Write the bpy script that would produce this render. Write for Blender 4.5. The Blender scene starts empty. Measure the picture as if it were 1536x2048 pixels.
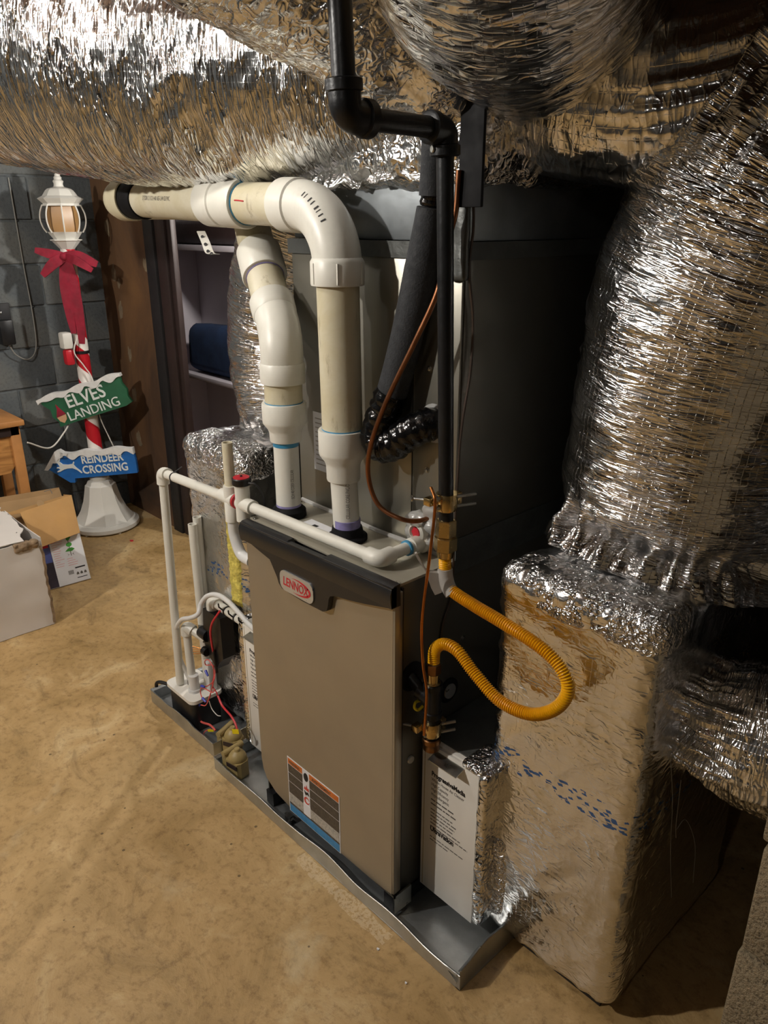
import bpy, bmesh, math, random
import numpy as np
from mathutils import Vector, Matrix

# ------------------------------------------------------------------ camera, world, light, exposure
S = bpy.context.scene
COL = S.collection
cam_d = bpy.data.cameras.new('camera')
cam = bpy.data.objects.new('camera', cam_d)
COL.objects.link(cam)
S.camera = cam
PITCH = math.atan(579 / 1520.0)
AZ_ = math.radians(43.4)
_fh = Vector((-math.cos(AZ_), math.sin(AZ_), 0))
_F = _fh * math.cos(PITCH) - Vector((0, 0, 1)) * math.sin(PITCH)
cam.location = (0, 0, 1.55)
cam.rotation_euler = _F.to_track_quat('-Z', 'Y').to_euler()
cam_d.sensor_fit = 'VERTICAL'
cam_d.sensor_height = 36.0
cam_d.lens = 36.0 * 1520.0 / 2048.0
cam_d.clip_start = 0.02
S.view_settings.view_transform = 'Standard'
S.view_settings.look = 'None'
S.view_settings.gamma = 1.0
S.view_settings.use_curve_mapping = False
S.view_settings.exposure = -0.05
world = bpy.data.worlds.new('basement_world')
S.world = world
world.use_nodes = True
world.node_tree.nodes['Background'].inputs[0].default_value = (0.9, 0.85, 0.8, 1)
world.node_tree.nodes['Background'].inputs[1].default_value = 0.01
# bare bulbs: (x, y), strength, label; the last two are added for their light
BULBS = [((-1.90, 0.26), 480.0, 'bare glowing bulb in a ceiling socket in front of the furnace'),
         ((-2.0, -0.95), 2900.0, 'bare glowing bulb in a ceiling socket over the middle of the floor'),
         ((0.1, -1.3), 170.0, 'bare glowing bulb in a ceiling socket nearest the block pier'),
         ((-3.1, 0.1), 330.0, 'added bulb lighting the lamp post, in a ceiling socket above the white carton'),  # added to light the lamp post corner
         ((-2.70, 2.05, 1.85), 1100.0, 'added bulb lighting the shelf in the room behind the dark door frame')]  # added to light the shelf unit, unseen behind the ducts

random.seed(7)
R_ = np.random.RandomState(11)

# ------------------------------------------------------------------ helpers: noise
_perm = R_.permutation(256).astype(np.int64)
_perm = np.concatenate([_perm, _perm, _perm])
_grad = R_.normal(size=(256, 3))
_grad /= np.linalg.norm(_grad, axis=1)[:, None]

def pn(p):
    """gradient noise, p (n,3) -> (n,) in about -1..1"""
    p = np.asarray(p, float)
    i = np.floor(p).astype(np.int64)
    f = p - i
    u = f * f * f * (f * (f * 6 - 15) + 10)
    i &= 255
    out = np.zeros(len(p))
    for dx in (0, 1):
        wx = u[:, 0] if dx else 1 - u[:, 0]
        for dy in (0, 1):
            wy = u[:, 1] if dy else 1 - u[:, 1]
            for dz in (0, 1):
                wz = u[:, 2] if dz else 1 - u[:, 2]
                h = _perm[_perm[_perm[(i[:, 0] + dx) & 255] + ((i[:, 1] + dy) & 255)] + ((i[:, 2] + dz) & 255)]
                g = _grad[h]
                out += wx * wy * wz * (g[:, 0] * (f[:, 0] - dx) + g[:, 1] * (f[:, 1] - dy) + g[:, 2] * (f[:, 2] - dz))
    return out * 1.7

def ridge(p):
    return 1 - 2 * np.abs(pn(p))

def crumple(p, fr, octs=3):
    s = 0; a = 1.0
    for o in range(octs):
        s = s + a * (ridge(p * fr + 17.3 * o))
        fr *= 2.03; a *= 0.5
    return s

def sst(a, b, x):
    t = np.clip((np.asarray(x, float) - a) / (b - a), 0, 1)
    return t * t * (3 - 2 * t)

# ------------------------------------------------------------------ helpers: geometry as (verts, faces)
def merge(*gs):
    V = []; Fc = []
    for v, f in gs:
        o = len(V)
        V += [tuple(q) for q in v]
        Fc += [tuple(i + o for i in q) for q in f]
    return V, Fc

def box(x0, x1, y0, y1, z0, z1):
    v = [(x, y, z) for x in (x0, x1) for y in (y0, y1) for z in (z0, z1)]
    return v, [(0, 1, 3, 2), (4, 6, 7, 5), (0, 4, 5, 1), (2, 3, 7, 6), (0, 2, 6, 4), (1, 5, 7, 3)]

def bev(x0, x1, y0, y1, z0, z1, r=0.003, seg=2):
    bm = bmesh.new()
    bmesh.ops.create_cube(bm, size=1)
    for q in bm.verts:
        q.co = Vector(((x0 + x1) / 2 + q.co.x * (x1 - x0), (y0 + y1) / 2 + q.co.y * (y1 - y0), (z0 + z1) / 2 + q.co.z * (z1 - z0)))
    bmesh.ops.bevel(bm, geom=bm.edges[:], offset=r, segments=seg, profile=0.5, affect='EDGES')
    bm.verts.index_update()
    g = [tuple(q.co) for q in bm.verts], [tuple(q.index for q in f.verts) for f in bm.faces]
    bm.free()
    return g

def _frames(P):
    P = [Vector(p) for p in P]
    n = len(P)
    T = []
    for i in range(n):
        a = P[max(0, i - 1)]; b = P[min(n - 1, i + 1)]
        t = b - a
        if t.length < 1e-9: t = Vector((0, 0, 1))
        T.append(t.normalized())
    up = Vector((0, 0, 1)) if abs(T[0].z) < 0.9 else Vector((1, 0, 0))
    N = [(up - T[0] * up.dot(T[0])).normalized()]
    for i in range(1, n):
        v = N[-1] - T[i] * N[-1].dot(T[i])
        N.append(v.normalized() if v.length > 1e-6 else N[-1])
    return P, T, N, [t.cross(q) for t, q in zip(T, N)]

def sweep(P, r, seg=16, cap=True, hollow=None):
    """tube along P; r is a number or one radius per point"""
    P, T, N, B = _frames(P)
    n = len(P)
    rr = [r] * n if isinstance(r, (int, float)) else list(r)
    V = []; Fc = []
    for i in range(n):
        for k in range(seg):
            a = 2 * math.pi * k / seg
            V.append(tuple(P[i] + (N[i] * math.cos(a) + B[i] * math.sin(a)) * rr[i]))
    for i in range(n - 1):
        for k in range(seg):
            k2 = (k + 1) % seg
            Fc.append((i * seg + k, i * seg + k2, (i + 1) * seg + k2, (i + 1) * seg + k))
    if cap:
        Fc.append(tuple(range(seg - 1, -1, -1)))
        Fc.append(tuple((n - 1) * seg + k for k in range(seg)))
    return V, Fc

def cyl(p0, p1, r, seg=20, r1=None):
    return sweep([p0, p1], [r, r if r1 is None else r1], seg)

def prof(p0, p1, pr, seg=24):
    """lathe along the line p0-p1: pr = [(t along in metres, radius)]"""
    a = Vector(p0); d = (Vector(p1) - a).normalized()
    P = [a + d * t for t, r in pr]
    # frames must share one tangent
    up = Vector((0, 0, 1)) if abs(d.z) < 0.9 else Vector((1, 0, 0))
    N = (up - d * up.dot(d)).normalized(); B = d.cross(N)
    V = []; Fc = []
    for (t, r), p in zip(pr, P):
        for k in range(seg):
            q = 2 * math.pi * (k + 0.5) / seg
            V.append(tuple(p + (N * math.cos(q) + B * math.sin(q)) * max(r, 1e-5)))
    n = len(pr)
    for i in range(n - 1):
        for k in range(seg):
            k2 = (k + 1) % seg
            Fc.append((i * seg + k, i * seg + k2, (i + 1) * seg + k2, (i + 1) * seg + k))
    Fc.append(tuple(range(seg - 1, -1, -1)))
    Fc.append(tuple((n - 1) * seg + k for k in range(seg)))
    return V, Fc

def cat(P, n=10):
    """Catmull-Rom through P"""
    P = [Vector(p) for p in P]
    Q = [P[0] * 2 - P[1]] + P + [P[-1] * 2 - P[-2]]
    out = []
    for i in range(1, len(Q) - 2):
        a, b, c, d = Q[i - 1:i + 3]
        for k in range(n):
            t = k / n
            out.append(0.5 * ((2 * b) + (c - a) * t + (2 * a - 5 * b + 4 * c - d) * t * t + (3 * b - a - 3 * c + d) * t ** 3))
    out.append(P[-1])
    return out

def fil(P, rad, n=8):
    """polyline with rounded corners"""
    P = [Vector(p) for p in P]
    out = [P[0]]
    for i in range(1, len(P) - 1):
        a = (P[i - 1] - P[i]); b = (P[i + 1] - P[i])
        r = min(rad, a.length * 0.49, b.length * 0.49)
        p = P[i] + a.normalized() * r; q = P[i] + b.normalized() * r
        for k in range(n + 1):
            t = k / n
            out.append(p * (1 - t) ** 2 + P[i] * 2 * t * (1 - t) + q * t * t)
    out.append(P[-1])
    return out

class Fr:
    """a flat frame: origin, right, up, out"""
    def __init__(s, o, ex, ey):
        s.o = Vector(o); s.x = Vector(ex).normalized()
        ey = Vector(ey); s.y = (ey - s.x * ey.dot(s.x)).normalized(); s.z = s.x.cross(s.y)
    def __call__(s, a, b, c=0.0):
        return tuple(s.o + s.x * a + s.y * b + s.z * c)

def prism(poly, fr, d0, d1):
    n = len(poly)
    V = [fr(a, b, d0) for a, b in poly] + [fr(a, b, d1) for a, b in poly]
    ar = sum(poly[i][0] * poly[(i + 1) % n][1] - poly[(i + 1) % n][0] * poly[i][1] for i in range(n))
    idx = list(range(n)) if ar > 0 else list(range(n - 1, -1, -1))
    Fc = [tuple(i for i in reversed(idx)), tuple(i + n for i in idx)]
    for k in range(n):
        i, j = idx[k], idx[(k + 1) % n]
        Fc.append((i, j, j + n, i + n))
    return V, Fc

def rect(fr, a0, a1, b0, b1, d0, d1):
    return prism([(a0, b0), (a1, b0), (a1, b1), (a0, b1)], fr, d0, d1)

def ell(cx, cy, rx, ry, n=20):
    return [(cx + rx * math.cos(2 * math.pi * k / n), cy + ry * math.sin(2 * math.pi * k / n)) for k in range(n)]

def rrect(a0, a1, b0, b1, r, n=5):
    out = []
    for cx, cy, q in ((a1 - r, b1 - r, 0), (a0 + r, b1 - r, 1), (a0 + r, b0 + r, 2), (a1 - r, b0 + r, 3)):
        for k in range(n + 1):
            a = math.pi / 2 * (q + k / n)
            out.append((cx + r * math.cos(a), cy + r * math.sin(a)))
    return out

def text_geo(s, size, fr, a, b, d=0.0005, ext=0.0004, align='LEFT', sx=1.0, off=0.0, shear=0.0):
    cu = bpy.data.curves.new('t', 'FONT')
    cu.body = s; cu.size = size; cu.align_x = align; cu.extrude = ext; cu.offset = off; cu.resolution_u = 3; cu.shear = shear
    ob = bpy.data.objects.new('t', cu)
    me = bpy.data.meshes.new_from_object(ob)
    V = [fr(a + q.co.x * sx, b + q.co.y, d + q.co.z) for q in me.vertices]
    Fc = [tuple(p.vertices) for p in me.polygons]
    bpy.data.meshes.remove(me); bpy.data.objects.remove(ob); bpy.data.curves.remove(cu)
    return V, Fc

# ------------------------------------------------------------------ helpers: objects
def _world_loc(o):
    p = Vector((0, 0, 0))
    while o is not None:
        p = p + o.location; o = o.parent
    return p

def build(name, g, mat, parent=None, org=None, ang=35, uv=None, flat=False):
    V, Fc = g[0], g[1]
    if len(g) > 2: uv = g[2]
    o0 = _world_loc(parent) if parent is not None else Vector(org or (0, 0, 0))
    arr = np.asarray(V, float) - np.array(o0)
    me = bpy.data.meshes.new(name)
    me.from_pydata(arr.tolist(), [], [list(map(int, f)) for f in Fc])
    if uv is not None:
        l = me.uv_layers.new(name='UVMap')
        l.data.foreach_set('uv', np.asarray(uv, np.float32).ravel())
    if not flat:
        me.polygons.foreach_set('use_smooth', [True] * len(me.polygons))
        if ang < 179: me.set_sharp_from_angle(angle=math.radians(ang))
    me.materials.append(mat)
    ob = bpy.data.objects.new(name, me)
    COL.objects.link(ob)
    if parent is not None: ob.parent = parent
    else: ob.location = o0
    return ob

def thing(name, label, cat_, loc, group=None):
    o = bpy.data.objects.new(name, None)
    COL.objects.link(o)
    o.empty_display_size = 0.05
    o.location = loc
    o['label'] = label; o['category'] = cat_
    if group: o['group'] = group
    return o

def solo(name, g, mat, label, cat_, loc, group=None, **k):
    o = build(name, g, mat, None, loc, **k)
    o['label'] = label; o['category'] = cat_
    if group: o['group'] = group
    return o

def struct(name, g, mat, **k):
    o = build(name, g, mat, None, (0, 0, 0), **k)
    o['kind'] = 'structure'
    return o

def lab(o, s):
    o['label'] = s
    return o

# ------------------------------------------------------------------ materials
def lin(h):
    h = h.lstrip('#')
    c = [int(h[i:i + 2], 16) / 255 for i in (0, 2, 4)]
    return tuple(x / 12.92 if x <= 0.04045 else ((x + 0.055) / 1.055) ** 2.4 for x in c) + (1,)

class NT:
    def __init__(s, name):
        s.m = bpy.data.materials.new(name); s.m.use_nodes = True
        s.t = s.m.node_tree; s.b = s.t.nodes['Principled BSDF']
    def n(s, kind, **k):
        q = s.t.nodes.new(kind)
        for a, v in k.items():
            if a.startswith('i_'):
                q.inputs[a[2:].replace('_', ' ')].default_value = v
            else: setattr(q, a, v)
        return q
    def l(s, a, b): s.t.links.new(a, b)
    def coord(s, kind='Object', scale=(1, 1, 1), rot=(0, 0, 0)):
        c = s.n('ShaderNodeTexCoord'); m = s.n('ShaderNodeMapping')
        m.inputs['Scale'].default_value = scale; m.inputs['Rotation'].default_value = rot
        s.l(c.outputs[kind], m.inputs['Vector'])
        return m.outputs[0]
    def noise(s, vec, scale, detail=3, rough=0.55, dist=0.0):
        q = s.n('ShaderNodeTexNoise')
        q.inputs['Scale'].default_value = scale; q.inputs['Detail'].default_value = detail
        q.inputs['Roughness'].default_value = rough; q.inputs['Distortion'].default_value = dist
        s.l(vec, q.inputs['Vector'])
        return q.outputs['Fac']
    def ramp(s, fac, stops):
        q = s.n('ShaderNodeValToRGB')
        e = q.color_ramp.elements
        while len(e) < len(stops): e.new(0.5)
        for k, (p, c) in enumerate(stops):
            e[k].position = p; e[k].color = c if len(c) == 4 else tuple(c) + (1,)
        s.l(fac, q.inputs['Fac'])
        return q.outputs['Color']
    def math(s, op, a, b=None, c=None):
        q = s.n('ShaderNodeMath', operation=op)
        for k, x in enumerate((a, b, c)):
            if x is None: continue
            if isinstance(x, (int, float)): q.inputs[k].default_value = x
            else: s.l(x, q.inputs[k])
        return q.outputs[0]
    def mix(s, fac, a, b):
        q = s.n('ShaderNodeMix', data_type='RGBA')
        if isinstance(fac, (int, float)): q.inputs[0].default_value = fac
        else: s.l(fac, q.inputs[0])
        for k, x in ((6, a), (7, b)):
            if isinstance(x, tuple): q.inputs[k].default_value = x
            else: s.l(x, q.inputs[k])
        return q.outputs[2]
    def bump(s, h, strength=0.3, dist=0.01, prev=None):
        q = s.n('ShaderNodeBump')
        q.inputs['Strength'].default_value = strength; q.inputs['Distance'].default_value = dist
        s.l(h, q.inputs['Height'])
        if prev is not None: s.l(prev, q.inputs['Normal'])
        s.l(q.outputs[0], s.b.inputs['Normal'])
        return q.outputs[0]
    def set(s, **k):
        for a, v in k.items():
            i = s.b.inputs[a.replace('_', ' ')]
            if isinstance(v, (int, float, tuple)): i.default_value = v
            else: s.l(v, i)

def plain(name, c, rough=0.5, metal=0.0, var=0.12, scale=14, bump=0.0, bscale=120, spec=0.5, coat=0.0):
    t = NT(name)
    c = lin(c) if isinstance(c, str) else c
    v = t.coord('Object')
    f = t.noise(v, scale, 4)
    lo = tuple(x * (1 - var) for x in c[:3]) + (1,); hi = tuple(min(1, x * (1 + var)) for x in c[:3]) + (1,)
    t.set(Base_Color=t.ramp(f, [(0.3, lo), (0.7, hi)]), Metallic=metal)
    r = t.ramp(t.noise(v, scale * 2.3, 3), [(0.3, (rough * 0.88,) * 3), (0.7, (min(1, rough * 1.12),) * 3)])
    t.l(r, t.b.inputs['Roughness'])
    t.b.inputs['Specular IOR Level'].default_value = spec
    t.b.inputs['Coat Weight'].default_value = coat
    if bump: t.bump(t.noise(v, bscale, 3), bump, 0.004)
    return t.m

def foil(name, su=45, sv=7, fine=0.5, crink=0.5, rough=0.17, grid=0.25, col=0.80, lump=0.3, print_band=None, cs=34, gs=0.0127):
    """foil facing of duct insulation: wrinkles, crinkles, string grid under the skin"""
    t = NT(name)
    uv = t.coord('UV'); ob = t.coord('Object')
    # wrinkles, long across the duct
    w = t.coord('UV', (su, sv, 1))
    n1 = t.noise(w, 1.0, 1.2, 0.5, 0.5)
    r1 = t.math('POWER', t.math('SUBTRACT', 1.0, t.math('MULTIPLY', t.math('ABSOLUTE', t.math('SUBTRACT', n1, 0.5)), 2.0)), 5.0)
    n2 = t.noise(t.coord('UV', (su * 2.1, sv * 2.6, 1)), 1.0, 1.0, 0.5, 0.8)
    r2b = t.math('POWER', t.math('SUBTRACT', 1.0, t.math('MULTIPLY', t.math('ABSOLUTE', t.math('SUBTRACT', n2, 0.5)), 2.0)), 5.0)
    nz = t.noise(ob, 5.0, 2)
    amt = t.math('MULTIPLY', t.math('POWER', nz, 3.0), 7.0)
    b = t.bump(t.math('MULTIPLY', t.math('ADD', r1, t.math('MULTIPLY', r2b, 0.5)), amt), fine, 0.006)
    # crumpled facets
    dn = t.n('ShaderNodeTexNoise'); dn.inputs['Scale'].default_value = 9; t.l(ob, dn.inputs['Vector'])
    va = t.n('ShaderNodeVectorMath', operation='MULTIPLY_ADD'); va.inputs[1].default_value = (0.09,) * 3
    t.l(dn.outputs['Color'], va.inputs[0]); t.l(ob, va.inputs[2])
    vo = t.n('ShaderNodeTexVoronoi', feature='F1', distance='CHEBYCHEV'); vo.inputs['Scale'].default_value = cs
    t.l(va.outputs[0], vo.inputs['Vector'])
    c1 = t.noise(va.outputs[0], cs * 0.6, 3, 0.5)
    r2 = t.math('ABSOLUTE', t.math('SUBTRACT', c1, 0.5))
    b = t.bump(t.math('ADD', t.math('MULTIPLY', vo.outputs['Distance'], 0.5), r2), crink, 0.008, b)
    if grid:
        s = t.n('ShaderNodeSeparateXYZ'); t.l(uv, s.inputs[0])
        g = None
        for ax in (0, 1):
            q = t.math('ABSOLUTE', t.math('SUBTRACT', t.math('FRACT', t.math('DIVIDE', s.outputs[ax], gs)), 0.5))
            q = t.math('MAXIMUM', t.math('SUBTRACT', q, 0.44), 0.0)
            g = q if g is None else t.math('MAXIMUM', g, q)
        b = t.bump(g, grid, 0.01, b)
    base = t.ramp(t.noise(ob, 3.0, 3), [(0.3, (col * 0.93,) * 3), (0.7, (col,) * 3)])
    metal = 1.0
    if print_band:
        # rows of blue dash print on the facing, in metres on the sheet
        s2 = t.n('ShaderNodeSeparateXYZ'); t.l(uv, s2.inputs[0])
        u_, v_ = s2.outputs[0], s2.outputs[1]
        m = None
        for (k0, k1, u0, u1) in print_band:      # band: v = k0 + k1*u, u0..u1
            dv = t.math('SUBTRACT', v_, t.math('ADD', t.math('MULTIPLY', u_, k1), k0))
            q = t.math('LESS_THAN', t.math('ABSOLUTE', dv), 0.026)
            q = t.math('MULTIPLY', q, t.math('MULTIPLY', t.math('GREATER_THAN', u_, u0), t.math('LESS_THAN', u_, u1)))
            m = q if m is None else t.math('MAXIMUM', m, q)
        pv = t.coord('UV', (75, 150, 1), (0, 0, -0.35))
        bl = t.n('ShaderNodeTexVoronoi', feature='F1', distance='CHEBYCHEV'); bl.inputs['Scale'].default_value = 1.0
        t.l(pv, bl.inputs['Vector'])
        on = t.math('MULTIPLY', t.math('GREATER_THAN', t.math('ADD', bl.outputs['Color'], 0), 0.52), t.math('LESS_THAN', bl.outputs['Distance'], 0.42))
        big = t.math('GREATER_THAN', t.noise(t.coord('UV', (14, 20, 1)), 1.0, 1), 0.44)
        m = t.math('MULTIPLY', t.math('MULTIPLY', m, on), big)
        base = t.mix(m, base, (0.035, 0.09, 0.22, 1))
        metal = t.math('SUBTRACT', 1.0, t.math('MULTIPLY', m, 0.8))
    t.set(Base_Color=base, Metallic=metal)
    rr = t.ramp(t.noise(ob, 6, 3), [(0.3, (rough * 0.75,) * 3), (0.75, (rough * 1.35,) * 3)])
    t.l(rr, t.b.inputs['Roughness'])
    return t.m

M = {}
M['foil_long'] = foil('foil facing, cross wrinkled', 52, 8, 0.62, 0.16, 0.14, 0.15)
M['foil_flex'] = foil('foil facing, round duct', 66, 8, 0.42, 0.12, 0.15, 0.35)
M['foil_soft'] = foil('foil facing, loose folds', 30, 9, 0.3, 0.14, 0.17, 0.25)
M['foil_crisp'] = foil('foil facing, crumpled', 22, 18, 0.5, 0.6, 0.16, 0.2, cs=30)
M['foil_box'] = foil('foil facing, box wrap', 16, 24, 0.22, 0.12, 0.20, 0.2, 0.80, cs=46,
                     print_band=[(0.512, 0.0, -1, 2), (0.558, 0.0, -3, -1)])
M['foil_tape'] = foil('foil tape', 46, 40, 0.7, 1.0, 0.2, 0, 0.76, cs=75)
M['grey_tape'] = plain('grey duct sealing tape', '#585a58', 0.42, 0.5, 0.18, 18, 0.35, 60)
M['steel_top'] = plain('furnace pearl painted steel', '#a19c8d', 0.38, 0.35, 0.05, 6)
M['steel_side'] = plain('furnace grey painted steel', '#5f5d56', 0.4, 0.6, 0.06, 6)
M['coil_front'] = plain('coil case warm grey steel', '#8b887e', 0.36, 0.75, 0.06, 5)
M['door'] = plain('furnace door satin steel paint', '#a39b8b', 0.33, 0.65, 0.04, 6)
M['plenum'] = plain('plenum galvanised sheet', '#7f8487', 0.42, 0.75, 0.18, 9, 0.1, 40)
M['galv'] = plain('galvanised pan steel', '#b4b8b9', 0.34, 0.85, 0.14, 16, 0.08, 90)
M['trim_black'] = plain('black satin plastic', '#1c1d1f', 0.32, 0, 0.1, 12)
M['black'] = plain('black plastic', '#111113', 0.42, 0, 0.2, 20)
M['rubber'] = plain('black rubber', '#101012', 0.7, 0, 0.2, 20, spec=0.2)
M['black_iron'] = plain('black iron pipe', '#17181a', 0.36, 0.25, 0.3, 25, 0.12, 120)
M['foam'] = plain('black foam pipe insulation', '#26282b', 0.85, 0, 0.2, 40, 0.4, 260)
M['etape'] = plain('black vinyl tape', '#0b0b0c', 0.16, 0, 0.2, 30, 0.6, 45)
M['copper'] = plain('copper', '#b5733f', 0.3, 1.0, 0.25, 20)
M['copper_dull'] = plain('tarnished copper', '#8a5c40', 0.38, 1.0, 0.3, 16)
M['brass'] = plain('brass', '#cdb27c', 0.26, 1.0, 0.12, 20)
M['bronze'] = plain('bronze fitting', '#7d5a3a', 0.3, 1.0, 0.2, 20)
M['zinc'] = plain('zinc plated steel', '#b9b9b4', 0.3, 1.0, 0.1, 30)
M['yellow_hose'] = plain('yellow coated gas connector', '#e2a60c', 0.33, 0, 0.06, 20)
M['white_panel'] = plain('white painted steel panel', '#dedbd3', 0.36, 0, 0.03, 6)
M['ink'] = plain('black ink', '#1b1a1c', 0.6, 0, 0.1)
M['ink_grey'] = plain('grey ink', '#5b5752', 0.6, 0, 0.1)
M['ink_pale'] = plain('pale grey ink', '#a09c96', 0.6, 0, 0.1)
M['red'] = plain('red enamel', '#b51f2c', 0.4, 0, 0.1)
M['badge'] = plain('brushed badge aluminium', '#c9cbcb', 0.3, 0.7, 0.04)
M['paper'] = plain('white paper label', '#dcdde0', 0.6, 0, 0.05)
M['lbl_orange'] = plain('label orange', '#c56a2a', 0.5, 0, 0.06)
M['lbl_dark'] = plain('label dark text panel', '#4b443c', 0.5, 0, 0.35, 160)
M['lbl_grey'] = plain('label grey text panel', '#aaa69d', 0.5, 0, 0.3, 190)
M['lbl_blue'] = plain('label blue', '#3f83b5', 0.5, 0, 0.15, 60)
M['red_paint'] = plain('pictogram red', '#c4463a', 0.5, 0, 0.1)
M['blue_glue'] = plain('blue pvc cement', '#3a86ad', 0.35, 0, 0.2, 30)
M['purple'] = plain('purple primer', '#8a83b4', 0.4, 0, 0.3, 30)
M['wire_red'] = plain('red wire jacket', '#c02c35', 0.4, 0, 0.1)
M['wire_pink'] = plain('faded red wire', '#cf5a52', 0.45, 0, 0.1)
M['wire_blue'] = plain('blue crimp sleeve', '#3a46b0', 0.4, 0, 0.1)
M['wire_grey'] = plain('grey cable', '#8b8a84', 0.5, 0, 0.1)
M['wire_brown'] = plain('brown cable', '#3a2c22', 0.5, 0, 0.15)
M['olive'] = plain('olive tan plastic', '#9d8a5a', 0.45, 0, 0.08)
M['tag_yellow'] = plain('yellow tag', '#f2dc15', 0.5, 0, 0.05)
M['cord_white'] = plain('white cord', '#d7d4cc', 0.5, 0, 0.05)
M['deco_white'] = plain('white moulded plastic', '#d2d0c8', 0.5, 0, 0.06, 5)
M['snow'] = plain('moulded snow', '#d9d9d6', 0.6, 0, 0.08, 40, 0.3, 90)
M['amber'] = plain('amber lantern panel', '#a07a4c', 0.4, 0, 0.15, 6)
M['ribbon'] = plain('red velvet ribbon', '#86122a', 0.8, 0, 0.25, 20)
M['sign_green'] = plain('sign green', '#1f5a3c', 0.5, 0, 0.12, 20)
M['sign_blue'] = plain('sign blue', '#1d64ae', 0.45, 0, 0.12, 20)
M['lettering'] = plain('off white lettering', '#d8dcd8', 0.5, 0, 0.04)
M['skin_tan'] = plain('painted tan', '#c79d78', 0.5, 0, 0.05)
M['card'] = plain('brown cardboard', '#b98f58', 0.8, 0, 0.1, 8)
M['card_dark'] = plain('brown cardboard inside', '#a3845c', 0.85, 0, 0.14, 8)
M['card_white'] = plain('white faced cardboard', '#d3cdc6', 0.7, 0, 0.05, 5)
M['card_torn'] = plain('torn cardboard edge', '#8c765c', 0.9, 0, 0.4, 40, 0.8, 60)
M['print_dark'] = plain('dark photo print', '#332b38', 0.5, 0, 0.5, 14)
M['print_blue'] = plain('blue print', '#4a5590', 0.5, 0, 0.3, 14)
M['print_red'] = plain('red print', '#c3243a', 0.5, 0, 0.1)
M['print_green'] = plain('green print', '#3f8a35', 0.5, 0, 0.15)
M['print_pink'] = plain('pink print', '#dba6a6', 0.5, 0, 0.1)
M['wood_edge'] = plain('oak table wood', '#b9814a', 0.5, 0, 0.15, 10)
M['wood_dark'] = plain('dark stained wood', '#2e211f', 0.55, 0, 0.2, 7)
M['wood_black'] = plain('near black painted wood', '#1c1b1d', 0.6, 0, 0.2, 7)
M['wood_red'] = plain('reddish brown wood', '#5a2d20', 0.6, 0, 0.2, 6)
M['navy'] = plain('navy cloth', '#1e3355', 0.9, 0, 0.3, 10, 0.4, 30)
M['shelf'] = plain('white melamine shelf', '#c9c2c9', 0.5, 0, 0.04, 4)
M['joist'] = plain('old joist wood', '#5d4530', 0.8, 0, 0.3, 5)
M['spackle'] = plain('spackle', '#7b6c56', 0.9, 0, 0.2, 30)
M['fleece'] = plain('yellow glass wool', '#c9b95a', 0.95, 0, 0.35, 60, 1.0, 130)
M['mortar'] = plain('mortar', '#6b6152', 0.95, 0, 0.25, 40, 0.6, 150)

def mat_floor():
    t = NT('stained concrete floor')
    v = t.coord('Object')
    big = t.noise(v, 1.1, 5, 0.6, 0.8)
    mid = t.noise(v, 5.0, 7, 0.68, 0.7)
    fin = t.noise(v, 38, 7, 0.75)
    a = t.ramp(mid, [(0.30, lin('#7d6338')), (0.44, lin('#a58655')), (0.56, lin('#bb9b69')), (0.70, lin('#d8c193'))])
    b = t.ramp(big, [(0.32, lin('#957a4c')), (0.5, lin('#b29362')), (0.68, lin('#c5aa7b'))])
    c = t.mix(0.45, a, b)
    s = t.ramp(fin, [(0.32, (0.42, 0.35, 0.27, 1)), (0.50, (1, 1, 1, 1))])
    q = t.n('ShaderNodeMix', data_type='RGBA', blend_type='MULTIPLY'); q.inputs[0].default_value = 0.7
    t.l(c, q.inputs[6]); t.l(s, q.inputs[7])
    wv = t.noise(t.coord('Object', (1.4, 3.2, 1), (0, 0, 0.5)), 2.6, 8, 0.72, 0.9)
    dark = t.ramp(wv, [(0.57, (0, 0, 0, 1)), (0.70, (0.6, 0.6, 0.6, 1))])
    c2 = t.mix(dark, q.outputs[2], lin('#6b5534'))
    pale = t.ramp(t.noise(v, 2.3, 5, 0.6, 0.6), [(0.60, (0, 0, 0, 1)), (0.72, (0.55, 0.55, 0.55, 1))])
    c3 = t.mix(pale, c2, lin('#d6c6a2'))
    # small dark specks
    sp = t.n('ShaderNodeTexVoronoi', feature='F1'); sp.inputs['Scale'].default_value = 22; t.l(v, sp.inputs['Vector'])
    sk = t.math('MULTIPLY', t.math('LESS_THAN', sp.outputs['Distance'], 0.09), t.math('GREATER_THAN', t.noise(v, 6, 2), 0.56))
    c4 = t.mix(t.math('MULTIPLY', sk, 0.75), c3, lin('#4a3a22'))
    # pale mineral crust along the front of the long pan
    s3 = t.n('ShaderNodeSeparateXYZ'); t.l(v, s3.inputs[0])
    near = t.math('LESS_THAN', t.math('ABSOLUTE', t.math('SUBTRACT', s3.outputs[1], 0.893)), t.math('MULTIPLY', t.noise(v, 11, 3), 0.04))
    near = t.math('MULTIPLY', near, t.math('MULTIPLY', t.math('GREATER_THAN', s3.outputs[0], -1.27), t.math('LESS_THAN', s3.outputs[0], -0.93)))
    crust = t.math('MULTIPLY', near, t.math('GREATER_THAN', t.noise(v, 110, 5, 0.7), 0.47))
    c5 = t.mix(t.math('MULTIPLY', crust, 0.4), c4, lin('#e2cfae'))
    t.set(Base_Color=c5)
    t.l(t.ramp(mid, [(0.3, (0.38,) * 3), (0.7, (0.6,) * 3)]), t.b.inputs['Roughness'])
    b1 = t.bump(mid, 0.3, 0.02)
    t.bump(fin, 0.25, 0.004, b1)
    return t.m

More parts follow.
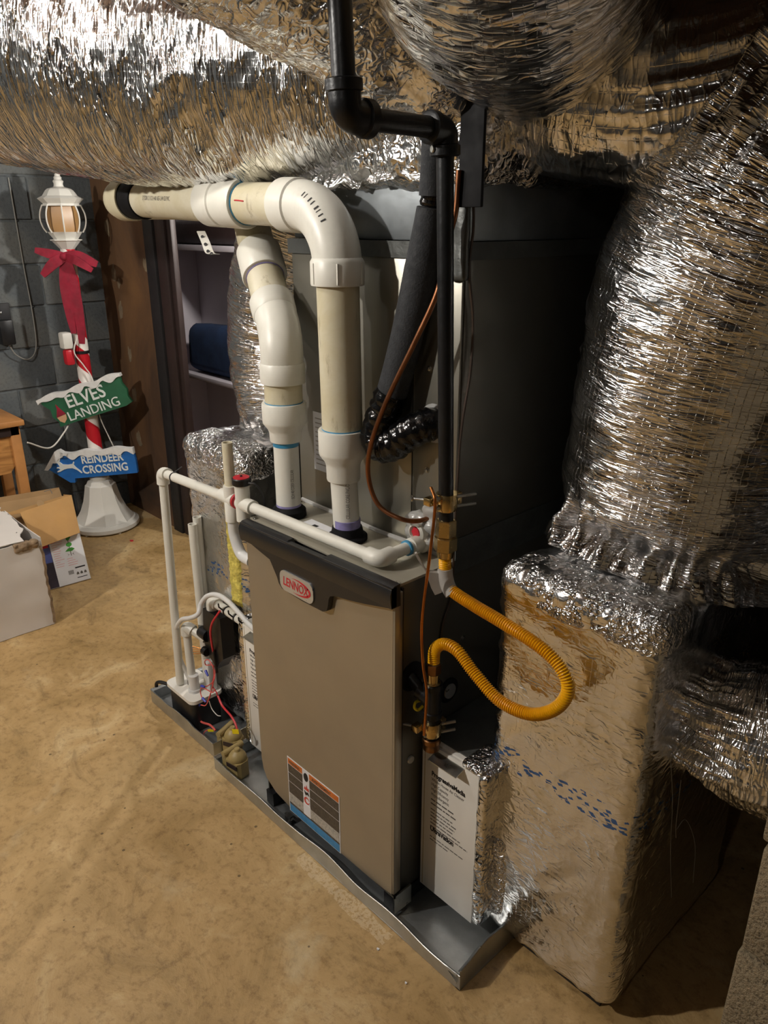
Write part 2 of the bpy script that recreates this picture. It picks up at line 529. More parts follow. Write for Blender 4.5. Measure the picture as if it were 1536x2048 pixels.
def mat_block(name, c0, c1, c2, pits=0.8, sc=90):
    t = NT(name)
    v = t.coord('Object')
    n = t.noise(v, 2.2, 5, 0.6)
    c = t.ramp(n, [(0.3, lin(c0)), (0.5, lin(c1)), (0.72, lin(c2))])
    f = t.noise(v, sc, 4, 0.65)
    s = t.ramp(f, [(0.33, (0.35,) * 3), (0.5, (1,) * 3)])
    q = t.n('ShaderNodeMix', data_type='RGBA', blend_type='MULTIPLY'); q.inputs[0].default_value = min(1, pits)
    t.l(c, q.inputs[6]); t.l(s, q.inputs[7])
    t.set(Base_Color=q.outputs[2], Roughness=0.9)
    t.bump(f, pits, 0.012)
    return t.m

def mat_brown_wall():
    t = NT('brown scuffed wallboard')
    v = t.coord('Object', (1, 1, 0.6))
    n = t.noise(v, 2.0, 6, 0.65, 0.8)
    t.set(Base_Color=t.ramp(n, [(0.3, lin('#3a2c22')), (0.5, lin('#5d432c')), (0.72, lin('#745433'))]), Roughness=0.75)
    t.bump(t.noise(v, 30, 4), 0.2, 0.005)
    return t.m

def mat_pvc(name, grime):
    t = NT(name)
    v = t.coord('Object', (1, 1, 1))
    n = t.noise(v, 7, 6, 0.7, 0.6)
    g = t.noise(t.coord('Object', (3, 3, 0.7)), 9, 6, 0.7)
    c = t.ramp(n, [(0.35, lin('#cfc9b4') if grime else lin('#d2d0c6')), (0.6, lin('#c3ba9c') if grime else lin('#d9d7cd'))])
    s = t.ramp(g, [(0.30, lin('#9d9072')), (0.43, (1, 1, 1, 1))])
    q = t.n('ShaderNodeMix', data_type='RGBA', blend_type='MULTIPLY'); q.inputs[0].default_value = 0.75 if grime else 0.12
    t.l(c, q.inputs[6]); t.l(s, q.inputs[7])
    t.set(Base_Color=q.outputs[2], Roughness=0.38)
    return t.m

def mat_stripe():
    t = NT('candy stripe plastic')
    c = t.n('ShaderNodeTexCoord'); s = t.n('ShaderNodeSeparateXYZ'); t.l(c.outputs['Object'], s.inputs[0])
    a = t.math('DIVIDE', t.math('ARCTAN2', s.outputs[1], s.outputs[0]), 2 * math.pi)
    k = t.math('FRACT', t.math('ADD', t.math('DIVIDE', s.outputs[2], 0.19), a))
    m = t.math('GREATER_THAN', k, 0.42)
    t.set(Base_Color=t.mix(m, lin('#e2ddd6'), lin('#b01825')), Roughness=0.35)
    return t.m

def mat_wood():
    t = NT('oak with grain')
    v = t.coord('Object', (9, 1.2, 9))
    n = t.noise(v, 3, 6, 0.6, 1.5)
    t.set(Base_Color=t.ramp(n, [(0.3, lin('#8a5a2e')), (0.6, lin('#c08a4e'))]), Roughness=0.45)
    return t.m

def mat_clear(name, c, tr, rough=0.12):
    t = NT(name)
    t.set(Base_Color=t.ramp(t.noise(t.coord('Object'), 12, 3), [(0.3, lin(c)), (0.7, lin('#f2f2f2'))]), Roughness=rough, IOR=1.45)
    t.b.inputs['Transmission Weight'].default_value = tr
    return t.m

def mat_emit(name, c, s):
    t = NT(name)
    t.set(Base_Color=(1, 1, 1, 1), Emission_Color=c, Emission_Strength=s)
    return t.m

M['floor'] = mat_floor()
M['block_grey'] = mat_block('grey painted block', '#4a4f53', '#595e60', '#6a6a65', 0.35, 70)
M['block_raw'] = mat_block('raw concrete block', '#6b6050', '#86775d', '#97876c', 0.9, 130)
M['wall_paint'] = mat_block('painted block wall', '#2e2d2b', '#3a3835', '#45423c', 0.4, 60)
M['brown_wall'] = mat_brown_wall()
M['pvc_dirty'] = mat_pvc('weathered pvc pipe', True)
M['pvc'] = mat_pvc('white pvc', False)
M['stripe'] = mat_stripe()
M['oak'] = mat_wood()
M['vinyl'] = mat_clear('clear vinyl tube', '#eeeeea', 0.3, 0.25)
M['glass'] = mat_clear('lantern clear panel', '#ffffff', 0.95, 0.05)
M['plastic_wrap'] = mat_clear('clear sealant', '#d9d8d2', 0.55, 0.2)

# ================================================================== STRUCTURE
struct('floor', box(-6.2, 2.2, -3.0, 3.2, -0.1, 0.0), M['floor'])
struct('ceiling', box(-6.2, 2.2, -3.0, 3.2, 2.40, 2.5), M['joist'])
ceil = bpy.data.objects['ceiling']
_j = None
for k in range(13):
    y = -2.8 + 0.45 * k
    if _j is None:
        _j = build('joist', box(-6.1, 2.1, -0.02, 0.02, 2.30, 2.40), M['joist'], ceil); _j.location = (0, y, 0)
    else:
        q = _j.copy(); COL.objects.link(q); q.parent = ceil; q.location = (0, y, 0)
struct('wall_left', box(-6.2, 2.2, -3.1, -3.0, 0, 2.44), M['wall_paint'])
struct('wall_near', box(2.2, 2.3, -3.0, 3.2, 0, 2.44), M['wall_paint'])
struct('wall_back', box(-6.2, 2.3, 3.2, 3.3, 0, 2.44), M['wall_paint'])

# far wall of painted concrete blocks, joints recessed
wf = struct('wall_far', box(-4.30, -4.1035, -3.0, 1.90, 0, 2.34), M['mortar'])
wf.data.materials[0] = M['block_grey']
blk = []
for k in range(3):
    g = bev(-0.02, 0.0, -0.1985, 0.1985, -0.098, 0.098, 0.005, 1)
    v = np.array(g[0]); v[:, 0] += 0.003 * pn(v * 9 + 31 * k); g = (v.tolist(), g[1])
    me_o = build('block', g, M['block_grey'], wf); blk.append(me_o)
first = True
for c in range(12):
    z = 0.0965 + 0.203 * c - 0.06
    for j in range(7):
        y = 1.70 - 0.406 * j + (0.203 if c % 2 else 0)
        if y > 1.76: y = 1.76
        src = blk[(c * 3 + j * 2) % 3]
        if src in blk and src.get('used') is None:
            q = src; q['used'] = 1
        else:
            q = src.copy(); COL.objects.link(q); q.parent = wf
        q.location = (-4.096 + random.uniform(-0.003, 0.003), y, z)
for q in wf.children:
    if 'used' in q: del q['used']

# brown scuffed board wall to the right of it, with patched spots
wr = struct('wall_right', box(-4.12, -3.53, 1.81, 1.90, 0, 2.34), M['brown_wall'])
fw = Fr((0, 1.81, 0), (1, 0, 0), (0, 0, 1))
for (q, s) in [((-3.9562, 1.8100, 1.5263), 0.05), ((-3.9440, 1.8100, 1.3086), 0.055), ((-3.9017, 1.8100, 1.2538), 0.035), ((-3.9147, 1.8100, 1.1226), 0.055), ((-3.8701, 1.8100, 0.8998), 0.045), ((-3.8681, 1.8100, 0.6808), 0.05), ((-3.8780, 1.8100, 0.4282), 0.055), ((-3.5890, 1.8100, 1.3584), 0.04), ((-3.5637, 1.8100, 0.8806), 0.03)]:
    u, v = q[0], q[2]
    po = []
    for k in range(16):
        a = 2 * math.pi * k / 16
        r = s * (0.55 + 0.45 * random.random())
        po.append((u + r * 0.62 * math.cos(a), v + r * math.sin(a)))
    ring = prism(po, fw, 0.0, 0.0016)
    build('spackle_patch', ring, M['spackle'], wr)
# dark door frame and the opening beside it
tr = struct('trim_1', bev(-3.545, -3.455, 1.79, 1.86, 0, 2.2, 0.006), M['wood_black'])
tr2 = struct('trim_2', merge(bev(-3.452, -3.36, 1.80, 1.842, 0, 2.2, 0.008), bev(-3.36, -3.318, 1.812, 1.842, 0, 2.2, 0.006)), M['wood_dark'])
tr3 = struct('trim_3', bev(-2.42, -2.30, 1.80, 1.95, 0, 2.2, 0.006), M['wood_dark'])
struct('trim_4', bev(-3.30, -2.42, 1.82, 1.95, 2.06, 2.2, 0.006), M['wood_dark'])
struct('wall_rear', box(-2.30, 2.2, 2.55, 2.62, 0, 2.34), M['wall_paint'])
struct('wall_side', box(-2.37, -2.30, 1.95, 2.62, 0, 2.34), M['wall_paint'])

# white shelf unit standing in the room behind the door opening
sh = thing('shelf_unit', 'white shelf unit seen through the dark door frame', 'shelf', (-3.75, 2.3, 0))
build('back_panel', box(-4.4, -3.1, 2.56, 2.58, 0.0, 1.95), M['shelf'], sh)
for z in (0.06, 0.70, 1.42):
    build('shelf_board', bev(-4.4, -3.1, 2.26, 2.56, z - 0.014, z + 0.014, 0.003), M['shelf'], sh)
for x in (-4.41, -3.1):
    build('side_panel', bev(x - 0.01, x + 0.01, 2.26, 2.58, 0, 1.95, 0.003), M['shelf'], sh)
g = bev(-4.15, -3.5, 2.30, 2.53, 0.716, 1.0, 0.06, 4)
v = np.array(g[0]); v[:, 2] += np.where(v[:, 2] > 0.8, 0.05 * pn(v * 5), 0); v[:, 1] -= np.abs(0.03 * pn(v * 7))
solo('folded_cloth', (v.tolist(), g[1]), M['navy'], 'dark navy cloth heaped on the white shelf', 'cloth', (-3.85, 2.4, 0.716), ang=180)
g = bev(-4.3, -3.4, 2.30, 2.52, 1.436, 1.56, 0.05, 4)
v = np.array(g[0]); v[:, 2] += np.where(v[:, 2] > 1.5, 0.04 * pn(v * 6), 0)
solo('folded_blanket', (v.tolist(), g[1]), M['wood_dark'], 'dull dark brown bundle on the upper white shelf', 'cloth', (-3.85, 2.4, 1.436), ang=180)

# raw block pier at the lower right, blocks apart
pier = struct('wall_pier', box(-0.232, 0.16, 0.985, 1.165, 0, 2.34), M['mortar'])
pz = [0.0, 0.114, 0.317, 0.520, 0.723, 0.926, 1.129, 1.332, 1.535, 1.738, 1.941, 2.144, 2.34]
for k in range(12):
    z0, z1 = pz[k] + 0.005, pz[k + 1] - 0.005
    ox = random.uniform(-0.006, 0.006)
    cuts = [(-0.245, 0.17)] if k % 2 else [(-0.245, -0.045), (-0.035, 0.17)]
    for a, b in cuts:
        g = bev(a + ox, b + ox, 0.968, 1.178, z0, z1, 0.006, 2)
        v = np.array(g[0]); v += 0.003 * np.stack([pn(v * 14 + 5), pn(v * 14 + 50), pn(v * 14 + 90)], 1)
        build('block', (v.tolist(), g[1]), M['block_raw'], pier, ang=60)

# ================================================================== BULBS OF THE ROOM, AND TWO ADDED ONES
def bulb(at, power, label):
    x, y = at[:2]
    zc = at[2] if len(at) > 2 else 2.30
    t = thing('light_bulb', label, 'lamp', (x, y, zc))
    if zc < 2.2: build('pendant_cord', cyl((x, y, zc), (x, y, 2.40), 0.004, 8), M['cord_white'], t)  # only the added shelf bulb hangs on a cord
    build('socket', prof((x, y, zc), (x, y, 0), [(0, 0.055), (0.012, 0.055), (0.02, 0.03), (0.055, 0.026), (0.06, 0.02)]), M['deco_white'], t)
    pr = [(0, 0.014)] + [(0.012 + 0.085 * k / 9, 0.032 * math.sin(math.pi * (0.16 + 0.84 * k / 9)) ** 0.7 if k < 9 else 0.001) for k in range(10)]
    m = mat_emit('glowing bulb glass', (1.0, 0.95, 0.88, 1), power)
    build('bulb_glass', prof((x, y, zc - 0.055), (x, y, 0), pr, 16), m, t, ang=180)
for at, power, label in BULBS:
    bulb(at, power, label)

# ================================================================== FURNACE
FX0, FX1, FY0, FY1, FZ0, FZ1 = -1.490, -0.976, 0.957, 1.70, 0.048, 0.872
fu = thing('furnace', 'tall grey gas furnace with a satin steel door and black handle bar', 'furnace', (-1.233, 1.3, 0.0))
# open frame: side panels, top, back, recessed front
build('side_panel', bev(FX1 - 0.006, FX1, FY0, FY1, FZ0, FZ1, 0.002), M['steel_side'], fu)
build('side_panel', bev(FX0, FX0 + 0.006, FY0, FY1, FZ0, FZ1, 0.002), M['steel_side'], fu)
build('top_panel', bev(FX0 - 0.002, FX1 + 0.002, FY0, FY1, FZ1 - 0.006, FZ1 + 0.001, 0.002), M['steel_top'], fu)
build('back_panel', box(FX0 + 0.006, FX1 - 0.006, FY1 - 0.006, FY1, FZ0, FZ1 - 0.006), M['steel_side'], fu)
build('inner_front', box(FX0 + 0.006, FX1 - 0.006, FY0 + 0.012, FY0 + 0.018, FZ0, FZ1 - 0.006), M['black'], fu)
build('bottom_panel', box(FX0 + 0.006, FX1 - 0.006, FY0 + 0.02, FY1 - 0.006, FZ0, FZ0 + 0.006), M['black'], fu)
# door: sheet with a slightly bowed lower left corner
D0, D1 = -1.489, -0.969
po = []
for a, b in [(D0, 0.80), (D0, 0.165), (D0 + 0.006, 0.13), (D0 + 0.02, 0.105), (D0 + 0.06, 0.082), (D0 + 0.14, 0.068), (D0 + 0.30, 0.064), (D1 - 0.07, 0.066), (D1, 0.072), (D1, 0.866), (D0, 0.866)]:
    po.append((a, b))
fd = Fr((0, 0.941, 0), (1, 0, 0), (0, 0, 1))
door = build('door', prism(po, fd, -0.004, 0.0), M['door'], fu)
build('door_edge', bev(D1 - 0.004, D1 + 0.006, 0.9415, 0.964, 0.074, 0.862, 0.002), M['door'], fu)
build('door_edge', box(D0, D0 + 0.004, 0.945, 0.964, 0.165, 0.862), M['door'], fu)
build('door_gap', box(D1 - 0.004, D1 + 0.002, 0.9646, 0.970, 0.074, 0.866), M['black'], fu)
# black handle bar across the top with a tab for the badge
H0, H1 = -1.492, -0.958
tp = []
nn = 40
top = []; bot = []
for k in range(nn + 1):
    x = H0 + (H1 - H0) * k / nn
    t = k / nn
    zt = 0.868 + 0.013 * t + 0.0 * t
    d = 0.835 + 0.003 * t                        # lower edge of the bar, sagging towards the tab
    zb = d - 0.042 * math.sin(math.pi * min(1, max(0, t))) ** 1.0
    if 0.27 < t < 0.62: pass
    top.append((x, zt)); bot.append((x, zb))
tabL, tabR = -1.352, -1.158
low = [(x, z) for x, z in bot if x < tabL - 0.012] + [(tabL - 0.004, 0.786), (tabL + 0.006, 0.772), (tabL + 0.012, 0.758), (tabL + 0.024, 0.748), (tabL + 0.10, 0.744), (tabR - 0.02, 0.746), (tabR - 0.006, 0.752), (tabR - 0.001, 0.765), (tabR + 0.003, 0.785), (tabR + 0.008, 0.794)] + [(x, z) for x, z in bot if x > tabR + 0.014]
poly = low + top[::-1]
bar = prism(poly, Fr((0, 0.9365, 0), (1, 0, 0), (0, 0, 1)), -0.004, 0.010)
# rounded upper lip with a finger scoop in the middle
lipP = []
V = []; Fc = []
for k in range(nn + 1):
    x = H0 + (H1 - H0) * k / nn; t = k / nn
    zt = 0.868 + 0.013 * t
    e = 1.0 if 0.02 < t < 0.98 else 0.8
    secs = [(0.9265, zt - 0.045), (0.9235, zt - 0.03), (0.9225, zt - 0.015), (0.926, zt - 0.003), (0.934, zt + 0.003), (0.950, zt + 0.004)]
    if 0.36 < t < 0.58:
        secs[4] = (0.934, zt - 0.008); secs[5] = (0.950, zt - 0.024)
    for y, z in secs: V.append((x, y, z))
    V.append((x, 0.952, zt - 0.045))
m7 = 7
for k in range(nn):
    for j in range(m7):
        a = k * m7 + j; b = k * m7 + (j + 1) % m7
        Fc.append((a, b, b + m7, a + m7))
Fc.append(tuple(range(m7 - 1, -1, -1))); Fc.append(tuple(nn * m7 + j for j in range(m7)))
hb = lab(build('handle_bar', merge(bar, (V, Fc)), M['trim_black'], fu), 'black handle bar with badge tab')
fb = Fr((-1.2675, 0.9262, 0.772), (1, 0, 0), (0, 0, 1))
bd = lab(build('badge', prism(rrect(-0.062, 0.062, -0.022, 0.029, 0.018), fb, -0.003, 0.003), M['badge'], hb), 'silver oval badge with red lettering')
def ring(cx, cy, rx, ry, w, a0, a1, n=24):
    o = [(cx + rx * math.cos(a0 + (a1 - a0) * k / n), cy + ry * math.sin(a0 + (a1 - a0) * k / n)) for k in range(n + 1)]
    i = [(cx + (rx - w * math.sin(math.pi * k / n)) * math.cos(a0 + (a1 - a0) * k / n), cy + (ry - w * math.sin(math.pi * k / n)) * math.sin(a0 + (a1 - a0) * k / n)) for k in range(n, -1, -1)]
    return o + i[1:-1]
build('badge_lettering', merge(text_geo('LENNOX', 0.031, fb, -0.050, -0.007, 0.003, 0.0005, sx=0.74, off=0.0004, shear=0.12),
      prism(ring(0.008, 0.003, 0.046, 0.019, 0.007, -2.0, 2.1), fb, 0.003, 0.0035)), M['red'], hb)
# warning label
lb = lab(build('warning_label', rect(Fr((-1.259, 0.941, 0.152), (1, 0, 0), (0, 0, 1)), -0.106, 0.106, -0.089, 0.089, 0.0, 0.0008), M['paper'], door), 'warning label with orange, dark and blue panels')
fl_ = Fr((-1.259, 0.9402, 0.152), (1, 0, 0), (0, 0, 1))
def lpart(nm, a0, a1, b0, b1, m, d=0.0006):
    build(nm, rect(fl_, a0, a1, b0, b1, 0.0, d), M[m], door)
lpart('label_band', -0.103, -0.042, 0.069, 0.086, 'lbl_orange'); lpart('label_band', -0.013, 0.103, 0.069, 0.086, 'lbl_orange')
for b0, b1 in ((0.041, 0.067), (0.012, 0.039), (-0.026, 0.010)):
    lpart('label_panel', -0.103, -0.042, b0, b1, 'lbl_dark'); lpart('label_panel', -0.013, 0.103, b0, b1, 'lbl_dark')
lpart('label_panel', -0.103, 0.103, -0.056, -0.027, 'lbl_grey', 0.0004); lpart('label_panel', -0.042, -0.012, -0.058, -0.022, 'paper', 0.0008)
lpart('label_panel', -0.103, 0.103, -0.063, -0.057, 'lbl_dark'); lpart('label_band', -0.103, 0.103, -0.087, -0.064, 'lbl_blue')
build('pictogram', prism(ell(-0.027, 0.067, 0.009, 0.013), fl_, 0, 0.0009), M['ink'], door)
build('pictogram', prism([(-0.037, 0.026), (-0.033, 0.036), (-0.029, 0.031), (-0.026, 0.043), (-0.022, 0.032), (-0.018, 0.037), (-0.016, 0.026)], fl_, 0, 0.0009), M['red_paint'], door)
build('pictogram', prism([(-0.036, 0.022), (-0.03, 0.018), (-0.02, 0.022), (-0.016, 0.012), (-0.024, 0.014), (-0.03, 0.008), (-0.034, 0.014)], fl_, 0, 0.0009), M['ink'], door)
build('pictogram', prism(ring(-0.027, -0.008, 0.011, 0.011, 0.006, 0.3, 6.3), fl_, 0, 0.0009), M['red_paint'], door)
build('label_lettering', merge(text_geo('WARNING', 0.013, fl_, -0.098, 0.072, 0.0007, 0.0002, sx=0.72, off=0.0002), text_geo('AVERTISSEMENT', 0.013, fl_, -0.002, 0.072, 0.0007, 0.0002, sx=0.8, off=0.0002)), M['lbl_dark'], door)
# screws, plugs, gas opening on the right side
def screw(p, d, r=0.005, par=None, nm='screw'):
    p = Vector(p); d = Vector(d)
    build(nm, prof(p, p + d, [(0, r * 1.4), (0.0012, r * 1.4), (0.0013, r * 0.9), (0.004, r * 0.85), (0.005, r * 0.4)], 10), M['zinc'], par)
screw((-0.982, 0.962, 0.873), (0, 0, 1), 0.005, fu); screw((-1.475, 0.962, 0.873), (0, 0, 1), 0.005, fu)
for p in ((-0.9760, 1.1684, 0.6690), (-0.9760, 1.1951, 0.7422)): screw(p, (1, 0, 0), 0.0045, fu)
def plug(p, r, m1, par, inner=None):
    p = Vector(p)
    o = build('knockout_plug', prof(p, p + Vector((1, 0, 0)), [(0, r), (0.003, r), (0.005, r * 0.85)], 20), M[m1], par)
    if inner: build('plug_disc', prof(p + Vector((0.005, 0, 0)), p + Vector((1, 0, 0)), [(0, r * 0.6), (0.003, r * 0.58), (0.004, r * 0.3)], 18), M[inner], o)
plug((-0.9760, 1.1248, 0.5491), 0.031, 'rubber', fu, 'badge')
plug((-0.9760, 1.0034, 0.4232), 0.010, 'badge', fu)
lab(build('gas_opening', prof((-0.9760, 1.0042, 0.6404), (5, (-0.9760, 1.0042, 0.6404)[1], (-0.9760, 1.0042, 0.6404)[2]), [(0, 0.034), (0.004, 0.034), (0.004, 0.026), (0.002, 0.02)], 22), M['black'], fu), 'round black rubber grommet')
# yellow knob of the gas valve outside
gk = (-0.9550, 0.9916, 0.5834)
# silver tape seam where the coil stands on the furnace
g = box(FX1 + 0.0012, FX1 + 0.0035, 1.125, 1.69, 0.842, 0.875)
build('seam_tape', g, M['grey_tape'], fu)
build('seam_sealant', merge(sweep(cat([(-1.50, 1.126, 0.876), (-1.42, 1.122, 0.877), (-1.3, 1.124, 0.8755), (-1.2, 1.121, 0.876), (-1.08, 1.124, 0.877), (-1.0, 1.122, 0.875)], 6), 0.006, 8)), M['plastic_wrap'], fu)
# rating card lying on the top panel
build('rating_card', rect(Fr((-1.325, 1.03, 0.8735), (1, 0, 0), (0, 1, 0)), -0.05, 0.05, -0.028, 0.028, 0, 0.0006), M['paper'], fu)
build('card_mark', rect(Fr((-1.33, 1.035, 0.8742), (1, 0, 0), (0, 1, 0)), -0.012, 0.004, -0.006, 0.006, 0, 0.0004), M['ink'], fu)
# rails the furnace stands on
for x in (-1.47, -0.985):
    build('rail', merge(box(x - 0.02, x + 0.012, 0.95, 1.66, 0.006, 0.048)), M['black'], fu)
build('corner_bracket', merge(box(-1.03, -0.962, 0.944, 0.948, 0.060, 0.066), box(-0.966, -0.962, 0.944, 1.0, 0.012, 0.066)), M['zinc'], fu)
build('corner_bracket', merge(box(-1.40, -1.37, 0.945, 0.953, 0.018, 0.026), box(-1.385, -1.372, 0.935, 0.953, 0.018, 0.034)), M['zinc'], fu)

# ================================================================== COIL CASE
CX0, CX1, CY0, CY1, CZ0, CZ1 = -1.507, -0.974, 1.130, 1.70, 0.8735, 1.512
co = thing('coil_case', 'tall grey sheet metal coil case standing on the furnace', 'coil case', (-1.24, 1.41, 0.8735))
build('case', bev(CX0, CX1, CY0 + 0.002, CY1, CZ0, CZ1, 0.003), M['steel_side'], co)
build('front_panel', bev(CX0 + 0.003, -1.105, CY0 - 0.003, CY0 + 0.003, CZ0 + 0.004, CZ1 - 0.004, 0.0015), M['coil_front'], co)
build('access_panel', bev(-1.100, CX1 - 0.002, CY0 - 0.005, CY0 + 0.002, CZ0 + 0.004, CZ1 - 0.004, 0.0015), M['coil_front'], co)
for (u, v) in ((0, 0),):
    for p in ((-1.0557, 1.1250, 1.2730), (-1.0567, 1.1250, 1.0586), (-1.0623, 1.1250, 1.4076)): screw(p, (0, -1, 0), 0.0045, co)
fc = Fr((0, CY0 - 0.003, 0), (1, 0, 0), (0, 0, 1))
a = (-1.4443, 1.1270, 1.1195); b = (-1.4401, 1.1270, 0.9719)
rl = lab(build('rating_label', rect(fc, a[0], a[0] + 0.10, b[2], a[2], 0, 0.0006), M['paper'], co), 'printed white rating label')
bars = []
for k in range(11):
    z = a[2] - 0.014 - k * 0.0115
    bars.append(rect(fc, a[0] + 0.008, a[0] + 0.03 + 0.06 * random.random(), z - 0.003, z, 0.0006, 0.001))
build('label_print', merge(*bars), M['ink_pale'], rl)
build('top_tape', merge(rect(fc, CX0 - 0.004, CX1 + 0.004, CZ1 - 0.028, CZ1 + 0.004, 0.004, 0.006), box(CX1 + 0.001, CX1 + 0.003, CY0, CY1, CZ1 - 0.028, CZ1 + 0.004)), M['grey_tape'], co)
g = box(CX1 + 0.0006, CX1 + 0.0028, CY0 - 0.002, CY1, CZ0, CZ0 + 0.05)
build('base_tape', g, M['grey_tape'], co)

# ================================================================== PLENUM with foil wrap
pl = thing('plenum', 'grey sheet metal plenum with a foil wrapped top above the coil', 'plenum', (-1.24, 1.41, 1.516))
build('transition', bev(CX0 + 0.004, CX1 - 0.002, CY0 + 0.006, CY1, 1.5165, 1.66, 0.003), M['plenum'], pl)

def grid_uvs(nu, nv, U, Vv, closed):
    uv = []
    for i in range(nu - 1):
        for k in range(nv if closed else nv - 1):
            uv += [(U[i], Vv[k]), (U[i], Vv[k + 1]), (U[i + 1], Vv[k + 1]), (U[i + 1], Vv[k])]
    return uv

def duct(P, rad, disp=None, nl=160, seg=160, flat=1.0, capr=None):
    """wrinkled round duct: P control points, rad radii at them; disp(u, a, pos) -> metres outward"""
    C = np.array([tuple(q) for q in cat(P, 40)])
    Rr = np.interp(np.linspace(0, 1, len(C)), np.linspace(0, 1, len(rad)), rad)
    L = np.concatenate([[0], np.cumsum(np.linalg.norm(np.diff(C, axis=0), axis=1))])
    s = np.linspace(0, L[-1], nl)
    C = np.stack([np.interp(s, L, C[:, k]) for k in range(3)], 1)
    Rr = np.interp(s, L, Rr)
    _, T, N, B = _frames([tuple(q) for q in C])
    T, N, B = (np.array([tuple(q) for q in A]) for A in (T, N, B))
    a = np.linspace(0, 2 * np.pi, seg, endpoint=False)
    ca, sa = np.cos(a), np.sin(a)
    dirs = N[:, None, :] * ca[None, :, None] + B[:, None, :] * sa[None, :, None]
    pos = C[:, None, :] + dirs * Rr[:, None, None]
    S_, A_ = np.meshgrid(s, a, indexing='ij')
    flatpos = pos.reshape(-1, 3)
    d = np.zeros(len(flatpos))
    if disp is not None:
        d = disp(S_.ravel(), A_.ravel(), flatpos, L[-1])
    V = flatpos + dirs.reshape(-1, 3) * d[:, None]
    Fc = []
    idx = np.arange(nl * seg).reshape(nl, seg)
    nx = np.roll(idx, -1, axis=1)
    Fc = np.stack([idx[:-1], nx[:-1], nx[1:], idx[1:]], -1).reshape(-1, 4)
    rm = float(np.mean(Rr))
    av = np.concatenate([a, [2 * np.pi]]) * rm
    u0 = np.repeat(s[:-1], seg); u1 = np.repeat(s[1:], seg)
    v0 = np.tile(av[:-1], nl - 1); v1 = np.tile(av[1:], nl - 1)
    uv = np.stack([np.stack([u0, v0], 1), np.stack([u0, v1], 1), np.stack([u1, v1], 1), np.stack([u1, v0], 1)], 1).reshape(-1, 2)
    # end caps
    n0 = len(V)
    V = np.concatenate([V, C[:1], C[-1:]])
    F2 = [tuple(f) for f in Fc]
    cu = []
    for k in range(seg):
        F2.append((n0, (k + 1) % seg, k)); cu += [(0, 0)] * 3
    b0 = (nl - 1) * seg
    for k in range(seg):
        F2.append((n0 + 1, b0 + k, b0 + (k + 1) % seg)); cu += [(0, 0)] * 3
    uv = np.concatenate([uv, np.array(cu)])
    return V, F2, uv

def rbox(x0, x1, y0, y1, z0, z1, r, cell, disp=None):
    """rounded box as one skin, finely divided; disp(pos, nrm) -> metres outward"""
    lo = np.array([x0, y0, z0]); hi = np.array([x1, y1, z1])
    n = np.maximum(2, np.round((hi - lo) / cell).astype(int))
    V = []; Fc = []; UV = []; key = {}
    def vid(p):
        k = tuple(np.round(p, 6))
        if k not in key:
            key[k] = len(V); V.append(p)
        return key[k]
    for ax in range(3):
        b, c = [(1, 2), (0, 2), (0, 1)][ax]
        gb = np.linspace(lo[b], hi[b], n[b] + 1); gc = np.linspace(lo[c], hi[c], n[c] + 1)
        for side in (0, 1):
            ids = np.zeros((n[b] + 1, n[c] + 1), int)
            for i in range(n[b] + 1):
                for j in range(n[c] + 1):
                    p = [0, 0, 0]; p[ax] = (lo, hi)[side][ax]; p[b] = gb[i]; p[c] = gc[j]
                    ids[i, j] = vid(tuple(p))
            flip = (side == 1) != (ax == 1)
            for i in range(n[b]):
                for j in range(n[c]):
                    q = [(i, j), (i + 1, j), (i + 1, j + 1), (i, j + 1)]
                    if not flip: q = q[::-1]
                    Fc.append(tuple(int(ids[t]) for t in q))
                    UV += [(gb[t[0]], gc[t[1]]) for t in q]
    V = np.array(V)
    inn = np.clip(V, lo + r, hi - r)
    d = V - inn
    ln = np.linalg.norm(d, axis=1); ln[ln == 0] = 1
    nrm = d / ln[:, None]
    V = inn + nrm * r
    if disp is not None:
        V = V + nrm * disp(V, nrm)[:, None]
    return V, Fc, np.array(UV)

def wrapdisp(p, nrm):
    return 0.012 * pn(p * 5) + 0.010 * crumple(p * np.array([1, 1, 0.45]), 9, 3) * 0.5
w = lab(build('foil_wrap', rbox(-1.535, -0.945, 1.105, 1.72, 1.615, 2.12, 0.05, 0.010, wrapdisp), M['foil_crisp'], pl, ang=180), 'crumpled foil wrap')
build('corner_tape', rbox(-1.004, -0.960, 1.110, 1.122, 1.45, 1.70, 0.005, 0.006, lambda p, n: 0.0025 * crumple(p * np.array([1, 1, 0.4]), 26, 2)), M['grey_tape'], pl, ang=180)
